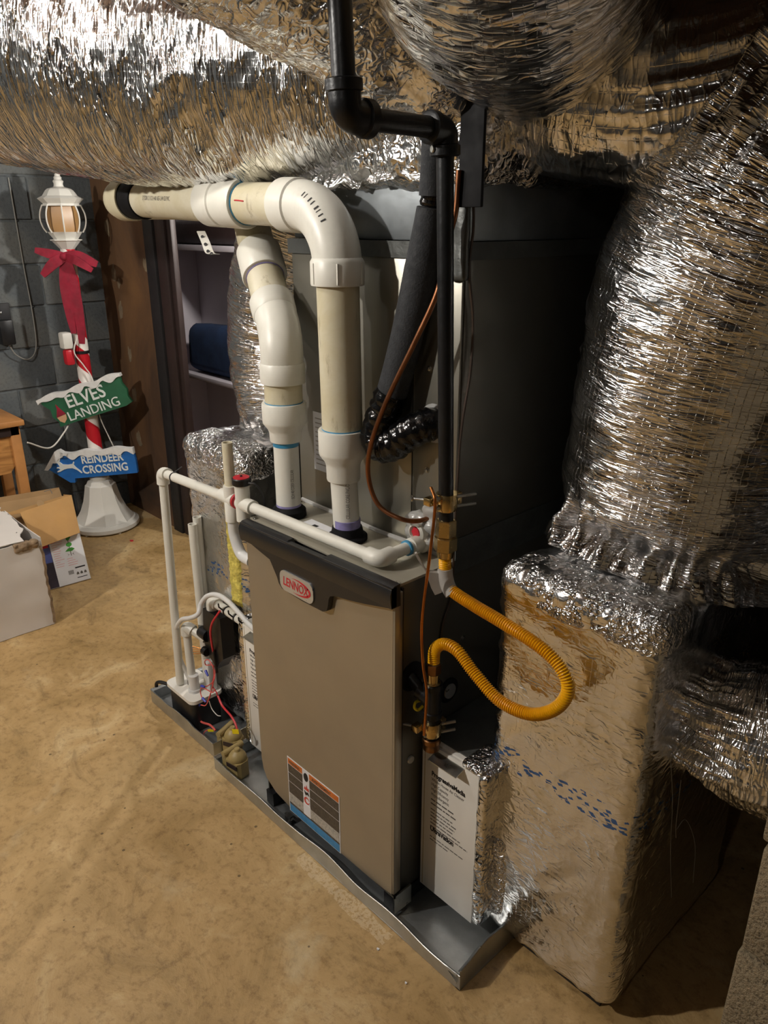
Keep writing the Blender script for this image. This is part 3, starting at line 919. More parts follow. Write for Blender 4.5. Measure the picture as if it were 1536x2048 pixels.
# ragged lower hem of the wrap hanging on the plenum
def hem(x0, x1, y, zt, n, amp, seed, par, mat, axis='x', nm='foil_hem'):
    V = []; Fc = []; uv = []
    rows = 14
    rr = np.random.RandomState(seed)
    ph = rr.rand(3) * 50
    xs = np.linspace(x0, x1, n)
    for j in range(rows):
        t = j / (rows - 1)
        for i in range(n):
            q = np.array([[xs[i] * 14 + ph[0], ph[1], t * 1.5]])
            low = 0.02 + amp * (0.6 + 0.6 * pn(np.array([[xs[i] * 13 + ph[2], 0.3, 0.7]]))[0] + 0.25 * pn(np.array([[xs[i] * 60 + ph[2], 0.3, 0.7]]))[0])
            off = 0.012 * pn(q)[0] * (0.3 + t) + 0.012 * t + 0.006 * abs(pn(np.array([[xs[i] * 55, ph[1], t * 3]]))[0])
            if axis == 'x': V.append((xs[i], y - 0.004 - abs(off), zt - low * t))
            else: V.append((y + 0.004 + abs(off), xs[i], zt - low * t))
    for j in range(rows - 1):
        for i in range(n - 1):
            a = j * n + i
            Fc.append((a, a + 1, a + n + 1, a + n))
            uv += [(xs[i], j * .01), (xs[i + 1], j * .01), (xs[i + 1], j * .01 + .01), (xs[i], j * .01 + .01)]
    # second skin so that the sheet has thickness
    nV = len(V)
    sh_ = (0, -0.0012, 0) if axis == 'x' else (0.0012, 0, 0)
    V2 = [(v[0] - sh_[0], v[1] - sh_[1], v[2] - sh_[2]) for v in V]
    F2 = [tuple(nV + i for i in f[::-1]) for f in Fc]
    return build(nm, (V + V2, Fc + F2, uv + uv), mat, par, ang=180)
hem(-1.53, -0.95, 1.112, 1.665, 150, 0.035, 3, pl, M['foil_crisp'])
hem(1.11, 1.70, -0.955, 1.665, 110, 0.035, 9, pl, M['foil_crisp'], 'y')

# ================================================================== FOIL WRAPPED RETURN BOXES
def boxdisp(seed, ztop, knotted=1.0):
    def f(p, nrm):
        q = p + seed
        top = sst(ztop - 0.10, ztop - 0.01, p[:, 2])
        edge = np.clip(1 - np.max(np.abs(nrm), axis=1), 0, 0.3) / 0.3
        d = 0.006 * pn(q * 3.2)
        d = d + (0.0014 + 0.004 * top * knotted + 0.003 * edge) * crumple(q, 16, 3)
        # slanting pulls in the sheet
        s = np.stack([q[:, 0] * 3 + q[:, 2] * 5, q[:, 1] * 3 + q[:, 2] * 4, q[:, 2] * 9 - q[:, 0] * 14], 1)
        d = d + 0.0035 * ridge(s) * sst(0.2, 0.6, pn(q * 2.1) + 0.4)
        return d
    return f
rb = thing('return_duct_box', 'tall foil wrapped return box on the right, nearest the block pier', 'duct', (-0.655, 1.31, 0.0))
BX0, BX1, BY0, BY1, BZ0, BZ1 = -0.815, -0.478, 1.078, 1.60, 0.03, 0.935
build('foil_wrap', rbox(BX0, BX1, BY0, BY1, BZ0, BZ1, 0.035, 0.0085, boxdisp(3.3, BZ1)), M['foil_box'], rb, ang=180)
def tdisp(p, nrm):
    return 0.003 + 0.0026 * crumple(p, 34, 3) + 0.003 * pn(p * 9)
build('corner_tape', rbox(BX0 + 0.0, BX1 + 0.002, BY0 - 0.003, BY0 + 0.11, BZ1 - 0.075, BZ1 + 0.004, 0.03, 0.006, tdisp), M['foil_tape'], rb, ang=180)
build('corner_tape', rbox(BX0 - 0.012, BX0 + 0.07, BY0 - 0.008, BY0 + 0.06, 0.07, 0.30, 0.025, 0.006, tdisp), M['foil_tape'], rb, ang=180)
build('inner_duct', box(BX0 + 0.03, BX1 - 0.03, BY0 + 0.03, BY1 - 0.03, 0.0, 0.06), M['black'], rb)
# torn threads hanging off the right side
for (p0, pts) in ((1, [(-0.4620, 1.1419, 0.6672), (-0.4620, 1.1908, 0.5253), (-0.4620, 1.2230, 0.3810), (-0.4620, 1.2725, 0.2180)]), (2, [(-0.4550, 1.1968, 0.5731), (-0.4550, 1.2102, 0.4573), (-0.4550, 1.2211, 0.4190)]), (3, [(-0.4520, 1.2066, 0.4494), (-0.4500, 1.2428, 0.4521), (-0.4500, 1.3164, 0.3393), (-0.4500, 1.3461, 0.2149)])):
    build('loose_thread', sweep(cat(pts, 8), 0.0006, 5), M['wire_grey'], rb)

lb_ = thing('return_duct_box', 'tall foil wrapped return box on the left, behind the white drain pipes', 'duct', (-1.87, 1.31, 0.0))
LX0, LX1, LY0, LY1, LZ1 = -2.03, -1.712, 1.082, 1.62, 0.952
build('foil_wrap', rbox(LX0, LX1, LY0, LY1, 0.03, LZ1, 0.035, 0.0085, boxdisp(8.1, LZ1)), M['foil_box'], lb_, ang=180)
build('corner_tape', rbox(LX0 - 0.002, LX1 + 0.0, LY0 - 0.003, LY0 + 0.12, LZ1 - 0.085, LZ1 + 0.004, 0.03, 0.006, tdisp), M['foil_tape'], lb_, ang=180)
build('inner_duct', box(LX0 + 0.03, LX1 - 0.03, LY0 + 0.03, LY1 - 0.03, 0.0, 0.06), M['black'], lb_)
def wool(p, nrm): return 0.004 * crumple(p, 45, 2)
lab(build('bare_insulation', rbox(-1.80, -1.745, 1.071, 1.10, 0.48, 0.86, 0.012, 0.006, wool), M['fleece'], lb_, ang=180), 'torn strip of yellow glass wool')

# ================================================================== ROUND FOIL DUCTS
def flexdisp(seed, A=1.0, pull=None, knots=()):
    def f(s, a, p, L):
        q = p + seed
        d = 0.014 * A * pn(q * 4.0)
        cyc = np.stack([s * 26, np.cos(a) * 1.3 + seed, np.sin(a) * 1.3], 1)
        d = d + 0.0035 * A * ridge(cyc) + 0.0022 * A * ridge(cyc * np.array([2.3, 2.2, 2.2]) + 9)
        d = d + 0.004 * A * crumple(q, 9, 2) * sst(0.0, 0.5, pn(q * 2.2))
        if pull:
            for (s0, w, amp, depth) in pull:          # gathered with a tie at s0: deep pleats
                near = np.exp(-((s - s0) / w) ** 2)
                pl_ = np.abs(pn(np.stack([np.cos(a) * 5, np.sin(a) * 5, s * 1.5 + seed], 1)))
                d = d - near * depth + near * amp * (pl_ - 0.3)
                d = d + near * 0.012 * crumple(q, 16, 2)
        return d
    return f
d_r = solo('flex_duct', duct([(-0.655, 1.37, 0.90), (-0.648, 1.395, 1.0), (-0.625, 1.40, 1.22), (-0.585, 1.405, 1.45), (-0.50, 1.43, 1.66), (-0.34, 1.50, 1.84), (-0.10, 1.60, 1.95)],
           [0.225, 0.222, 0.232, 0.236, 0.232, 0.23, 0.22], flexdisp(1.7, 1.0, [(0.06, 0.055, 0.09, 0.035), (0.80, 0.07, 0.05, 0.02)]), 240, 260), M['foil_flex'],
           'big round foil duct standing on the right return box', 'duct', (-0.655, 1.37, 0.93), ang=180)
d_l = solo('flex_duct', duct([(-1.88, 1.42, 0.93), (-1.90, 1.40, 1.05), (-1.905, 1.40, 1.2), (-1.87, 1.40, 1.4), (-1.80, 1.40, 1.6), (-1.66, 1.40, 1.80)],
           [0.15, 0.172, 0.185, 0.175, 0.165, 0.16], flexdisp(5.2, 1.1, [(0.03, 0.05, 0.08, 0.03)]), 170, 180), M['foil_flex'],
           'round foil duct rising from the left return box behind the white vent pipes', 'duct', (-1.88, 1.42, 0.95), ang=180)
d_s = solo('flex_duct', duct([(-0.50, 1.30, 0.655), (-0.42, 1.305, 0.655), (-0.33, 1.33, 0.66), (-0.23, 1.42, 0.69), (-0.17, 1.58, 0.78), (-0.14, 1.70, 0.98), (-0.12, 1.72, 1.3)],
           [0.118, 0.135, 0.15, 0.15, 0.15, 0.15, 0.15], flexdisp(9.9, 1.0, [(0.05, 0.05, 0.05, 0.02)]), 150, 160), M['foil_flex'],
           'short round foil duct leaving the side of the right return box', 'duct', (-0.50, 1.30, 0.55), ang=180)
def knob(p, nrm): return 0.012 * crumple(p, 20, 3) + 0.01 * pn(p * 8)

# main trunk duct across the top left, cross wrinkled
def trunk(seed, A=1.0):
    def f(s, a, p, L):
        q = p + seed
        d = 0.022 * A * pn(q * 2.6)
        ang = np.stack([s * 20, np.cos(a) * 1.6 + seed, np.sin(a) * 1.6], 1)
        d = d + 0.005 * A * ridge(ang) + 0.003 * A * ridge(ang * np.array([2.4, 2.6, 2.6]) + 5)
        diag = np.stack([s * 9 + a * 2.0, a * 2.2 + seed, s * 2.0], 1)
        d = d + 0.006 * A * ridge(diag) * sst(0.1, 0.5, pn(q * 1.8 + 3))
        end = sst(0.30, 0.0, s)
        d = d + end * 0.018 * crumple(q, 7, 3)
        return d
    return f
solo('trunk_duct', duct([(-1.05, 1.31, 1.84), (-1.45, 1.17, 1.865), (-1.9, 0.985, 1.908), (-2.35, 0.82, 1.955), (-2.9, 0.62, 1.995)],
     [0.20, 0.245, 0.262, 0.258, 0.25], trunk(2.4), 300, 260), M['foil_long'],
     'large cross wrinkled foil duct running left above the white vent pipes', 'duct', (-1.9, 0.985, 1.63), ang=180)
# second duct in front of and above it
solo('trunk_duct', duct([(-1.02, 1.20, 1.83), (-1.10, 1.00, 1.92), (-1.16, 0.76, 2.02), (-1.20, 0.45, 2.10), (-1.25, 0.0, 2.11)],
     [0.15, 0.165, 0.165, 0.16, 0.16], trunk(6.1, 0.8), 200, 180), M['foil_crisp'],
     'crumpled foil duct slanting up to the ceiling left of the black gas pipe', 'duct', (-1.10, 1.00, 1.75), ang=180)
# big round duct overhead
solo('trunk_duct', duct([(-0.93, 1.30, 1.93), (-0.80, 1.02, 1.945), (-0.66, 0.80, 1.985), (-0.48, 0.50, 2.06), (-0.30, 0.20, 2.12)],
     [0.20, 0.205, 0.20, 0.19, 0.18], trunk(12.7, 0.8), 200, 220), M['foil_soft'],
     'big round foil duct coming overhead at the top centre', 'duct', (-0.80, 1.02, 1.74), ang=180)
# sagging bag of foil right of it
def bag(s, a, p, L):
    q = p + 4.4
    k = np.stack([np.cos(a) * 4, np.sin(a) * 4, s * 1.2], 1)
    t = s / L
    return 0.018 * pn(q * 4) + 0.020 * ridge(k) * sst(0.15, 0.8, t) + 0.004 * crumple(q, 11, 2)
solo('duct_boot', duct([(-0.98, 1.27, 1.80), (-0.84, 1.315, 1.775), (-0.71, 1.36, 1.77), (-0.60, 1.41, 1.80), (-0.52, 1.45, 1.87), (-0.50, 1.45, 1.93)],
     [0.13, 0.155, 0.155, 0.125, 0.05, 0.025], bag, 150, 170), M['foil_soft'],
     'sagging foil bag gathered to a knot between the plenum and the right duct', 'duct', (-0.74, 1.38, 1.60), ang=180)
def lumps(p, nrm): return 0.03 * pn(p * 4) + 0.016 * crumple(p, 9, 3)
solo('duct_wrap', rbox(-0.92, -0.30, 1.50, 2.05, 1.72, 2.2, 0.07, 0.013, lumps), M['foil_crisp'],
     'dark crumpled foil wrap high behind the gathered foil bag', 'duct', (-0.6, 1.8, 1.72), ang=180)

# ================================================================== DRAIN PANS
def pan(name, label, x0, x1, y0, y1, h, wob, seed, fold_r):
    t = thing(name, label, 'drain pan', ((x0 + x1) / 2, (y0 + y1) / 2, 0))
    build('pan_floor', box(x0, x1, y0, y1, 0.001, 0.004), M['galv'], t)
    def wall(P, n=60, hh=h, seedk=0):
        V = []; Fc = []; rim = []
        P = [Vector(p) for p in P]
        d = (P[1] - P[0]); nrm = Vector((d.y, -d.x, 0)).normalized()
        for i in range(n + 1):
            s = i / n
            c = P[0] + d * s
            e = min(1, 6 * s, 6 * (1 - s))
            w = wob * e * pn(np.array([[s * 5 + seed + seedk, 0.4, 0.2]]))[0]
            z = hh + 0.004 * e * pn(np.array([[s * 7 + seed + seedk, 3.4, 0.2]]))[0]
            rim.append(tuple(c + nrm * (w + 0.0006) + Vector((0, 0, z + 0.0004))))
            for (a, b) in ((0, 0.001), (0.6, 0.5 * z), (1.0, z), (1.0, z)):
                o = w * a + (0.0 if len(V) % 4 < 3 else -0.006)
                V.append(tuple(c + nrm * o + Vector((0, 0, b))))
            V[-1] = tuple(Vector(V[-1]) + Vector((0, 0, -0.006)))
        for i in range(n):
            for k in range(3):
                a = i * 4 + k
                Fc.append((a, a + 4, a + 5, a + 1))
        nV = len(V)
        V2 = [tuple(Vector(v) - nrm * 0.0012) for v in V]
        build('pan_rim', sweep(rim, 0.0016, 6), M['zinc'], t)
        return V + V2, Fc + [tuple(nV + i for i in f[::-1]) for f in Fc]
    build('pan_wall', wall([(x0, y0, 0), (x1, y0, 0)], 80), M['galv'], t)
    build('pan_wall', wall([(x1, y0, 0), (x1, y1, 0)], 20, h * 1.35 if fold_r else h, 7), M['galv'], t)
    build('pan_wall', wall([(x1, y1, 0), (x0, y1, 0)], 10, h, 3), M['galv'], t)
    build('pan_wall', wall([(x0, y1, 0), (x0, y0, 0)], 20, h, 5), M['galv'], t)
    return t
p1 = pan('drain_pan', 'long galvanised drain pan under the furnace', -1.717, -0.734, 0.918, 1.60, 0.044, 0.014, 3.0, True)
build('corner_fold', prism([(-0.05, 0.03), (-0.005, 0.012), (-0.004, 0.018), (-0.03, 0.032), (-0.004, 0.034), (-0.004, 0.04), (-0.05, 0.036)], Fr((-0.736, 0.915, 0.008), (1, 0, 0), (0, 0, 1)), 0, 0.002), M['galv'], p1)
p2 = pan('drain_pan', 'short galvanised drain pan holding the black pump', -2.168, -1.765, 0.945, 1.66, 0.050, 0.004, 8.0, False)
build('pan_seam', box(-2.05, -2.047, 0.95, 1.6, 0.004, 0.0065), M['zinc'], p2)

# ================================================================== FILTER CABINETS
def filter_cabinet(x0, x1, y0, z0, z1, label):
    t = thing('filter_cabinet', label, 'air filter', ((x0 + x1) / 2, y0 + 0.25, z0), 'white air filter cabinets beside the furnace')
    build('cabinet', bev(x0, x1, y0 + 0.004, 1.58, z0, z1, 0.003), M['white_panel'], t)
    dr = build('door_panel', bev(x0 + 0.004, x1 - 0.008, y0 - 0.003, y0 + 0.0035, z0 + 0.004, z1 - 0.004, 0.0015), M['white_panel'], t)
    f = Fr((x0 + 0.034, y0 - 0.003, 0), (1, 0, 0), (0, 0, 1))
    fm = Fr((0, y0 - 0.003, 0), (1, 0, 0), (0, 0, 1))
    build('door_seam', box(x0 + 0.012, x0 + 0.0135, y0 - 0.0036, y0 - 0.0028, z0 + 0.01, z1 - 0.01), M['olive'], dr)
    zt = z1 - 0.085
    bold = [text_geo('ProgressiveMedia', 0.0175, f, 0, zt, 0.0002, 0.0003, sx=0.80, off=0.0006),
            text_geo('UltraVation', 0.0185, f, 0, zt - 0.156, 0.0002, 0.0003, sx=0.82, off=0.0008)]
    for q in bold: build('bold_lettering', q, M['ink'], dr)
    thin = []
    for k, s in enumerate(['Whole House Air Cleaner', 'High Capacity', 'High Efficiency', 'Hypoallergenic']):
        thin.append(text_geo(s, 0.0115, f, 0, zt - 0.014 - 0.0135 * k, 0.0002, 0.0002, sx=0.78))
    rg = random.Random(5)
    def greek(b, w, h):                        # a line of print too small to read: a row of word-long dashes
        a = 0.0
        while a < w:
            l = rg.uniform(0.006, 0.018)
            thin.append(rect(f, a, min(w, a + l), b, b + h, 0.0002, 0.0005)); a += l + 0.0025
    for k, w in enumerate((0.068, 0.075)): greek(zt - 0.070 - 0.0115 * k + 0.002, w, 0.0034)
    for k, w in enumerate((0.066, 0.077, 0.073, 0.068, 0.090, 0.112)): greek(zt - 0.095 - 0.0098 * k, w, 0.0026)
    for k, w in enumerate((0.100, 0.055)): greek(zt - 0.174 - 0.009 * k, w, 0.0022)
    build('small_lettering', merge(*thin), M['ink_grey'], dr)
    # bent pull flange at the top of the door
    build('pull_flange', merge(box(x0 + 0.045, x1 - 0.048, y0 - 0.002, y0 + 0.001, z1 - 0.03, z1 - 0.006),
                               prism([(0, 0), (-0.03, -0.009), (-0.03, -0.011), (0, -0.002)], Fr((x0 + 0.045, y0, z1 - 0.012), (0, 1, 0), (0, 0, 1)), 0, x1 - x0 - 0.093)), M['zinc'], dr)
    return t
fr_ = filter_cabinet(-0.968, -0.793, 1.034, 0.046, 0.474, 'white air filter cabinet between the furnace and the right foil box')
build('top_tape', merge(bev(-0.974, -0.80, 1.05, 1.56, 0.4735, 0.478, 0.0015)), M['grey_tape'], fr_)
V, Fc, uv = rbox(-0.848, -0.790, 1.029, 1.12, 0.463, 0.482, 0.008, 0.005, lambda p, n: 0.0014 * crumple(p, 40, 2))
build('corner_tape', (V, Fc, uv), M['foil_tape'], fr_, ang=180)
V, Fc, uv = rbox(-0.801, -0.778, 1.030, 1.10, 0.06, 0.47, 0.008, 0.006, lambda p, n: 0.003 * crumple(p * np.array([1, 1, 0.4]), 24, 2))
build('edge_tape', (V, Fc, uv), M['foil_crisp'], fr_, ang=180)
fl2 = filter_cabinet(-1.690, -1.495, 1.034, 0.046, 0.474, 'white air filter cabinet between the furnace and the left foil box')
V, Fc, uv = rbox(-1.715, -1.688, 1.034, 1.12, 0.046, 0.474, 0.008, 0.006, lambda p, n: 0.003 * crumple(p * np.array([1, 1, 0.4]), 24, 2))
build('edge_tape', (V, Fc, uv), M['foil_crisp'], fl2, ang=180)

# ================================================================== PVC VENT PIPES
def hub(p0, p1, r, R, L, name, par, mat, lip=0.004):
    """collar of length L from p0 towards p1"""
    return build(name, prof(p0, p1, [(0, r), (0.0, R - lip * 0.4), (0.004, R), (L - 0.004, R), (L, R - lip * 0.4), (L, r)], 32), M[mat], par)
R2, R3 = 0.0302, 0.0445
v1 = thing('vent_pipe', 'white vent pipe rising from the furnace top and elbowing left under the duct', 'pipe', (-1.232, 1.044, 0.874))
x1_, y1_ = -1.236, 1.044
build('rubber_boot', prof((x1_ + 0.01, y1_, 0.8735), (x1_ + 0.01, y1_, 2), [(0, 0.046), (0.008, 0.046), (0.012, 0.038), (0.03, 0.034), (0.03, 0.03)], 28), M['rubber'], v1)
build('primer_band', cyl((x1_ + 0.01, y1_, 0.90), (x1_ + 0.01, y1_, 0.922), R2 + 0.0004, 28), M['purple'], v1)
pp = build('small_pipe', cyl((x1_ + 0.01, y1_, 0.875), (x1_, y1_, 1.03), R2, 28), M['pvc'], v1)
build('reducer', prof((x1_, y1_, 1.013), (x1_, y1_, 2), [(0, 0.031), (0, 0.0365), (0.003, 0.0375), (0.034, 0.038), (0.044, 0.041), (0.060, 0.0525), (0.066, 0.0535), (0.112, 0.0535), (0.116, 0.0525), (0.116, 0.045)], 32), M['pvc'], v1)
build('cement_ring', cyl((x1_, y1_, 1.1285), (x1_, y1_, 1.1315), 0.0452, 32), M['blue_glue'], v1)
build('riser_pipe', cyl((x1_, y1_, 1.12), (x1_ - 0.006, y1_, 1.45), R3, 32), M['pvc_dirty'], v1)
xe = x1_ - 0.006
build('elbow_collar', prof((xe, y1_, 1.430), (xe, y1_, 2), [(0, 0.045), (0, 0.0545), (0.003, 0.0555), (0.046, 0.0555), (0.052, 0.052), (0.056, 0.048)], 32), M['pvc'], v1)
ZH = 1.583
arc = []
Rb = 0.115
for k in range(15):
    a = math.pi / 2 * k / 14
    arc.append((xe - Rb + Rb * math.cos(a), y1_, ZH - Rb + Rb * math.sin(a)))
build('elbow', sweep([(xe, y1_, ZH - Rb - 0.01)] + arc + [(xe - Rb - 0.012, y1_, ZH)], 0.0505, 32), M['pvc'], v1)
for k in range(6):
    a = 2 * math.pi * k / 6 + 0.35
    build('collar_rib', box(xe + 0.0555 * math.cos(a) - 0.0015, xe + 0.0555 * math.cos(a) + 0.0015, y1_ + 0.0555 * math.sin(a) - 0.0015, y1_ + 0.0555 * math.sin(a) + 0.0015, 1.434, 1.474), M['pvc'], v1)
hz = lambda x: ZH + (xe - Rb - x) * 0.035
pt = lambda x: (x, y1_, hz(x))
build('elbow_hub', prof(pt(xe - Rb + 0.004), pt(-3), [(0, 0.049), (0.004, 0.0545), (0.055, 0.0545), (0.058, 0.0535), (0.058, 0.045)], 32), M['pvc'], v1)
build('run_pipe', cyl(pt(xe - Rb), pt(-2.10), R3, 32), M['pvc_dirty'], v1)
build('coupling', prof(pt(-1.555), pt(-3), [(0, 0.045), (0, 0.053), (0.003, 0.0545), (0.075, 0.0545), (0.078, 0.051), (0.086, 0.051), (0.089, 0.0545), (0.150, 0.0545), (0.153, 0.053), (0.153, 0.045)], 36), M['pvc'], v1)
build('cement_ring', prof(pt(-1.5515), pt(-3), [(0, 0.045), (0, 0.0462), (0.004, 0.0462), (0.004, 0.045)], 32), M['blue_glue'], v1)
build('rubber_coupler', prof(pt(-2.035), pt(-3), [(0, 0.0445), (0, 0.0485), (0.003, 0.05), (0.062, 0.05), (0.065, 0.0485), (0.065, 0.0445)], 32), M['rubber'], v1)
e0 = Vector(pt(-2.10))
arc2 = [e0 + Vector((-0.05, 0, 0.0))] + [e0 + Vector((-0.05 - 0.075 * math.sin(math.pi / 2 * k / 12), 0.075 * (1 - math.cos(math.pi / 2 * k / 12)), 0)) for k in range(13)] + [e0 + Vector((-0.125, 0.30, 0))]
build('end_elbow', merge(sweep([e0] + arc2, 0.051, 32), prof(e0, e0 + Vector((-1, 0, 0)), [(0, 0.045), (0, 0.0545), (0.003, 0.0555), (0.055, 0.0555), (0.058, 0.052)], 32)), M['pvc_dirty'], v1)
# print along the pipes
frv = Fr((x1_ + 0.004, y1_ - R2 - 0.0006, 0.935), (0, 0, 1), (-1, 0, 0))
def curved_text(s, size, c, r, ang, z0, sx, mat, par, nm='pipe_print'):
    """lettering up a vertical pipe, wrapped on its surface; ang = facing direction"""
    f = Fr((0, 0, 0), (1, 0, 0), (0, 1, 0))
    V, Fc = text_geo(s, size, f, 0, -size * 0.35, 0, 0.0, sx=sx)
    out = []
    for (a, b, d) in V:
        th = ang - b / r
        out.append((c[0] + (r + 0.0004) * math.cos(th), c[1] + (r + 0.0004) * math.sin(th), z0 + a))
    build(nm, (out, Fc), M[mat], par)
toc = math.atan2(-1.044, 1.236)
curved_text('40 COEX CELLULAR CORE PVC-DWV', 0.0125, (x1_ + 0.006, y1_), R2, toc + 0.15, 0.897, 0.62, 'ink_grey', v1)
def run_text(s, size, x0, r, th0, sx, mat, par):
    f = Fr((0, 0, 0), (1, 0, 0), (0, 1, 0))
    V, Fc = text_geo(s, size, f, 0, -size * 0.35, 0, 0.0, sx=sx)
    out = []
    for (a, b, d) in V:
        x = x0 + a; th = th0 + b / r
        out.append((x, y1_ - (r + 0.0004) * math.cos(th), hz(x) + (r + 0.0004) * math.sin(th)))
    build('pipe_print', (out, Fc), M[mat], par)
run_text("3'' SDR 21 SCH 40 NSF-LW GS PVC", 0.015, -1.96, R3, 0.12, 0.62, 'ink_grey', v1)
for dx, w in ((0, 0.004), (0.006, 0.003), (0.011, 0.002), (0.015, 0.005), (0.022, 0.003), (0.027, 0.004), (0.034, 0.002), (0.038, 0.003)):
    a = 0.62 + dx * 14
    c = Vector((xe - Rb + Rb * math.cos(a), y1_, ZH - Rb + Rb * math.sin(a))); rad = Vector((math.cos(a), 0, math.sin(a)))
    V = []; n8 = 5
    for j in range(n8):
        q = 0.75 + 0.22 * j / (n8 - 1)
        for e in (-w * 0.4, w * 0.4):
            V.append(tuple(c + (rad * math.cos(q) + Vector((0, -1, 0)) * math.sin(q)) * 0.0509 + Vector((-rad.z, 0, rad.x)) * e))
    build('barcode_bar', (V, [(2 * j, 2 * j + 1, 2 * j + 3, 2 * j + 2) for j in range(n8 - 1)]), M['ink'], v1)
build('red_mark', sweep([(x, y1_ - 0.0447 * math.cos(0.1), hz(x) + 0.0447 * math.sin(0.1) + 0.002 * math.sin(40 * x)) for x in np.linspace(-1.535, -1.50, 6)], 0.0015, 6), M['red'], v1)
# perforated hanger strap
stp = [(-1.7872, 1.0600, 1.5301), (-1.7344, 1.0400, 1.5042), (-1.7029, 1.0300, 1.4821), (-1.6599, 1.0200, 1.4800)]
V = []; P_ = cat(stp, 6)
for q in P_: V += [tuple(q + Vector((-0.009, -0.006, 0))), tuple(q + Vector((0.009, 0.006, 0)))]
F_ = [(2 * k, 2 * k + 1, 2 * k + 3, 2 * k + 2) for k in range(len(P_) - 1)]
nV = len(V); V2 = [(a, b - 0.0015, c - 0.0008) for a, b, c in V]
strap = build('hanger_strap', (V + V2, F_ + [tuple(nV + i for i in f[::-1]) for f in F_]), M['deco_white'], v1)
for k in (3, 7, 11, 15):
    q = P_[k] + Vector((0.0, -0.003, 0.0)); build('strap_hole', prof(q, q + Vector((0.7, -0.7, 0.2)), [(0, 0.004), (0.002, 0.004)], 10), M['ink'], strap)

v2 = thing('vent_pipe', 'white vent pipe with an offset bend, rising left behind the taller vent pipe', 'pipe', (-1.438, 1.036, 0.874))
x2, y2 = -1.437, 1.036
build('rubber_boot', prof((x2, y2, 0.8735), (x2, y2, 2), [(0, 0.043), (0.016, 0.042), (0.022, 0.036), (0.026, 0.031)], 28), M['rubber'], v2)
build('primer_band', cyl((x2, y2, 0.897), (x2, y2, 0.905), R2 + 0.0004, 28), M['purple'], v2)
build('small_pipe', cyl((x2, y2, 0.875), (x2, y2, 1.08), R2, 28), M['pvc'], v2)
build('cement_ring', cyl((x2, y2, 1.052), (x2, y2, 1.066), R2 + 0.0006, 28), M['blue_glue'], v2)
build('reducer', prof((x2, y2, 1.064), (x2, y2, 2), [(0, 0.031), (0, 0.0365), (0.003, 0.0375), (0.022, 0.038), (0.030, 0.041), (0.044, 0.0515), (0.050, 0.0525), (0.090, 0.0525), (0.093, 0.051), (0.093, 0.045)], 32), M['pvc'], v2)
build('cement_ring', cyl((x2, y2, 1.156), (x2, y2, 1.159), 0.0452, 32), M['blue_glue'], v2)
build('riser_pipe', cyl((x2, y2, 1.15), (x2, y2, 1.22), R3, 32), M['pvc_dirty'], v2)
build('elbow_collar', prof((x2, y2, 1.203), (x2, y2, 2), [(0, 0.045), (0, 0.0515), (0.003, 0.0525), (0.043, 0.0525), (0.048, 0.049)], 32), M['pvc'], v2)
bend = [(x2, y2, 1.24), (x2, y2, 1.275), (-1.447, 1.042, 1.305), (-1.468, 1.052, 1.332), (-1.502, 1.066, 1.362)]
tip = Vector((-1.78, 1.19, 1.61)); st = Vector(bend[-1]); dr_ = (tip - st).normalized()
build('offset_elbow', sweep(cat(bend, 6), 0.0495, 32), M['pvc'], v2)
build('elbow_hub', prof(st - dr_ * 0.022, tip, [(0, 0.0495), (0.004, 0.0515), (0.045, 0.0525), (0.048, 0.051), (0.048, 0.045)], 32), M['pvc'], v2)
build('slanted_pipe', cyl(st, st + dr_ * 0.42, R3, 32), M['pvc_dirty'], v2)
build('coupling', prof(st + dr_ * 0.105, tip, [(0, 0.045), (0, 0.053), (0.003, 0.0545), (0.085, 0.0545), (0.088, 0.053), (0.088, 0.045)], 32), M['pvc'], v2)
build('cement_ring', prof(st + dr_ * 0.102, tip, [(0, 0.045), (0, 0.0462), (0.004, 0.0462), (0.004, 0.045)], 32), M['purple'], v2)
curved_text('SCH 40 COEX CELLULAR', 0.012, (x2, y2), R2, toc + 0.45, 0.925, 0.55, 'ink_grey', v2)

# ================================================================== CONDENSATE DRAIN LINE
RD = 0.0133
dl = thing('drain_line', 'thin white drain pipe running along the furnace front edge down to the pump', 'pipe', (-1.5, 0.97, 0.90))
cA = Vector((-1.052, 1.125, 0.900)); cB = Vector((-1.049, 0.980, 0.898)); cC = Vector((-1.505, 0.966, 0.896)); cD = Vector((-1.60, 0.968, 0.889)); cE = Vector((-1.985, 0.985, 0.866)); cF = Vector((-2.02, 0.985, 0.13))
build('pipe_run', cyl(cA, cB, RD, 20), M['pvc'], dl)
build('pipe_run', cyl(cB, cC, RD, 20), M['pvc'], dl)
build('pipe_run', cyl(cC, cE, RD, 20), M['pvc'], dl)
build('pipe_run', cyl(cE, cF, RD, 20), M['pvc'], dl)
def elbow(a, c, b, nm='elbow', R=0.0185, L=0.034, par=None, mat='pvc'):
    a = Vector(a); b = Vector(b); c = Vector(c)
    da = (a - c).normalized(); db = (b - c).normalized()
    P = [c + da * L] + [q for q in fil([c + da * L, c, c + db * L], L * 0.7, 8)][1:-1] + [c + db * L]
    return build(nm, sweep(P, R, 22), M[mat], par)
elbow(cA, cB, cC, par=dl); elbow(cC, cE, cF, par=dl)
build('cement_ring', prof((cA + cB) / 2 + Vector((0, 0.012, 0)), cB, [(0, 0.0133), (0, 0.0172), (0.006, 0.0172), (0.006, 0.0133)], 22), M['blue_glue'], dl)
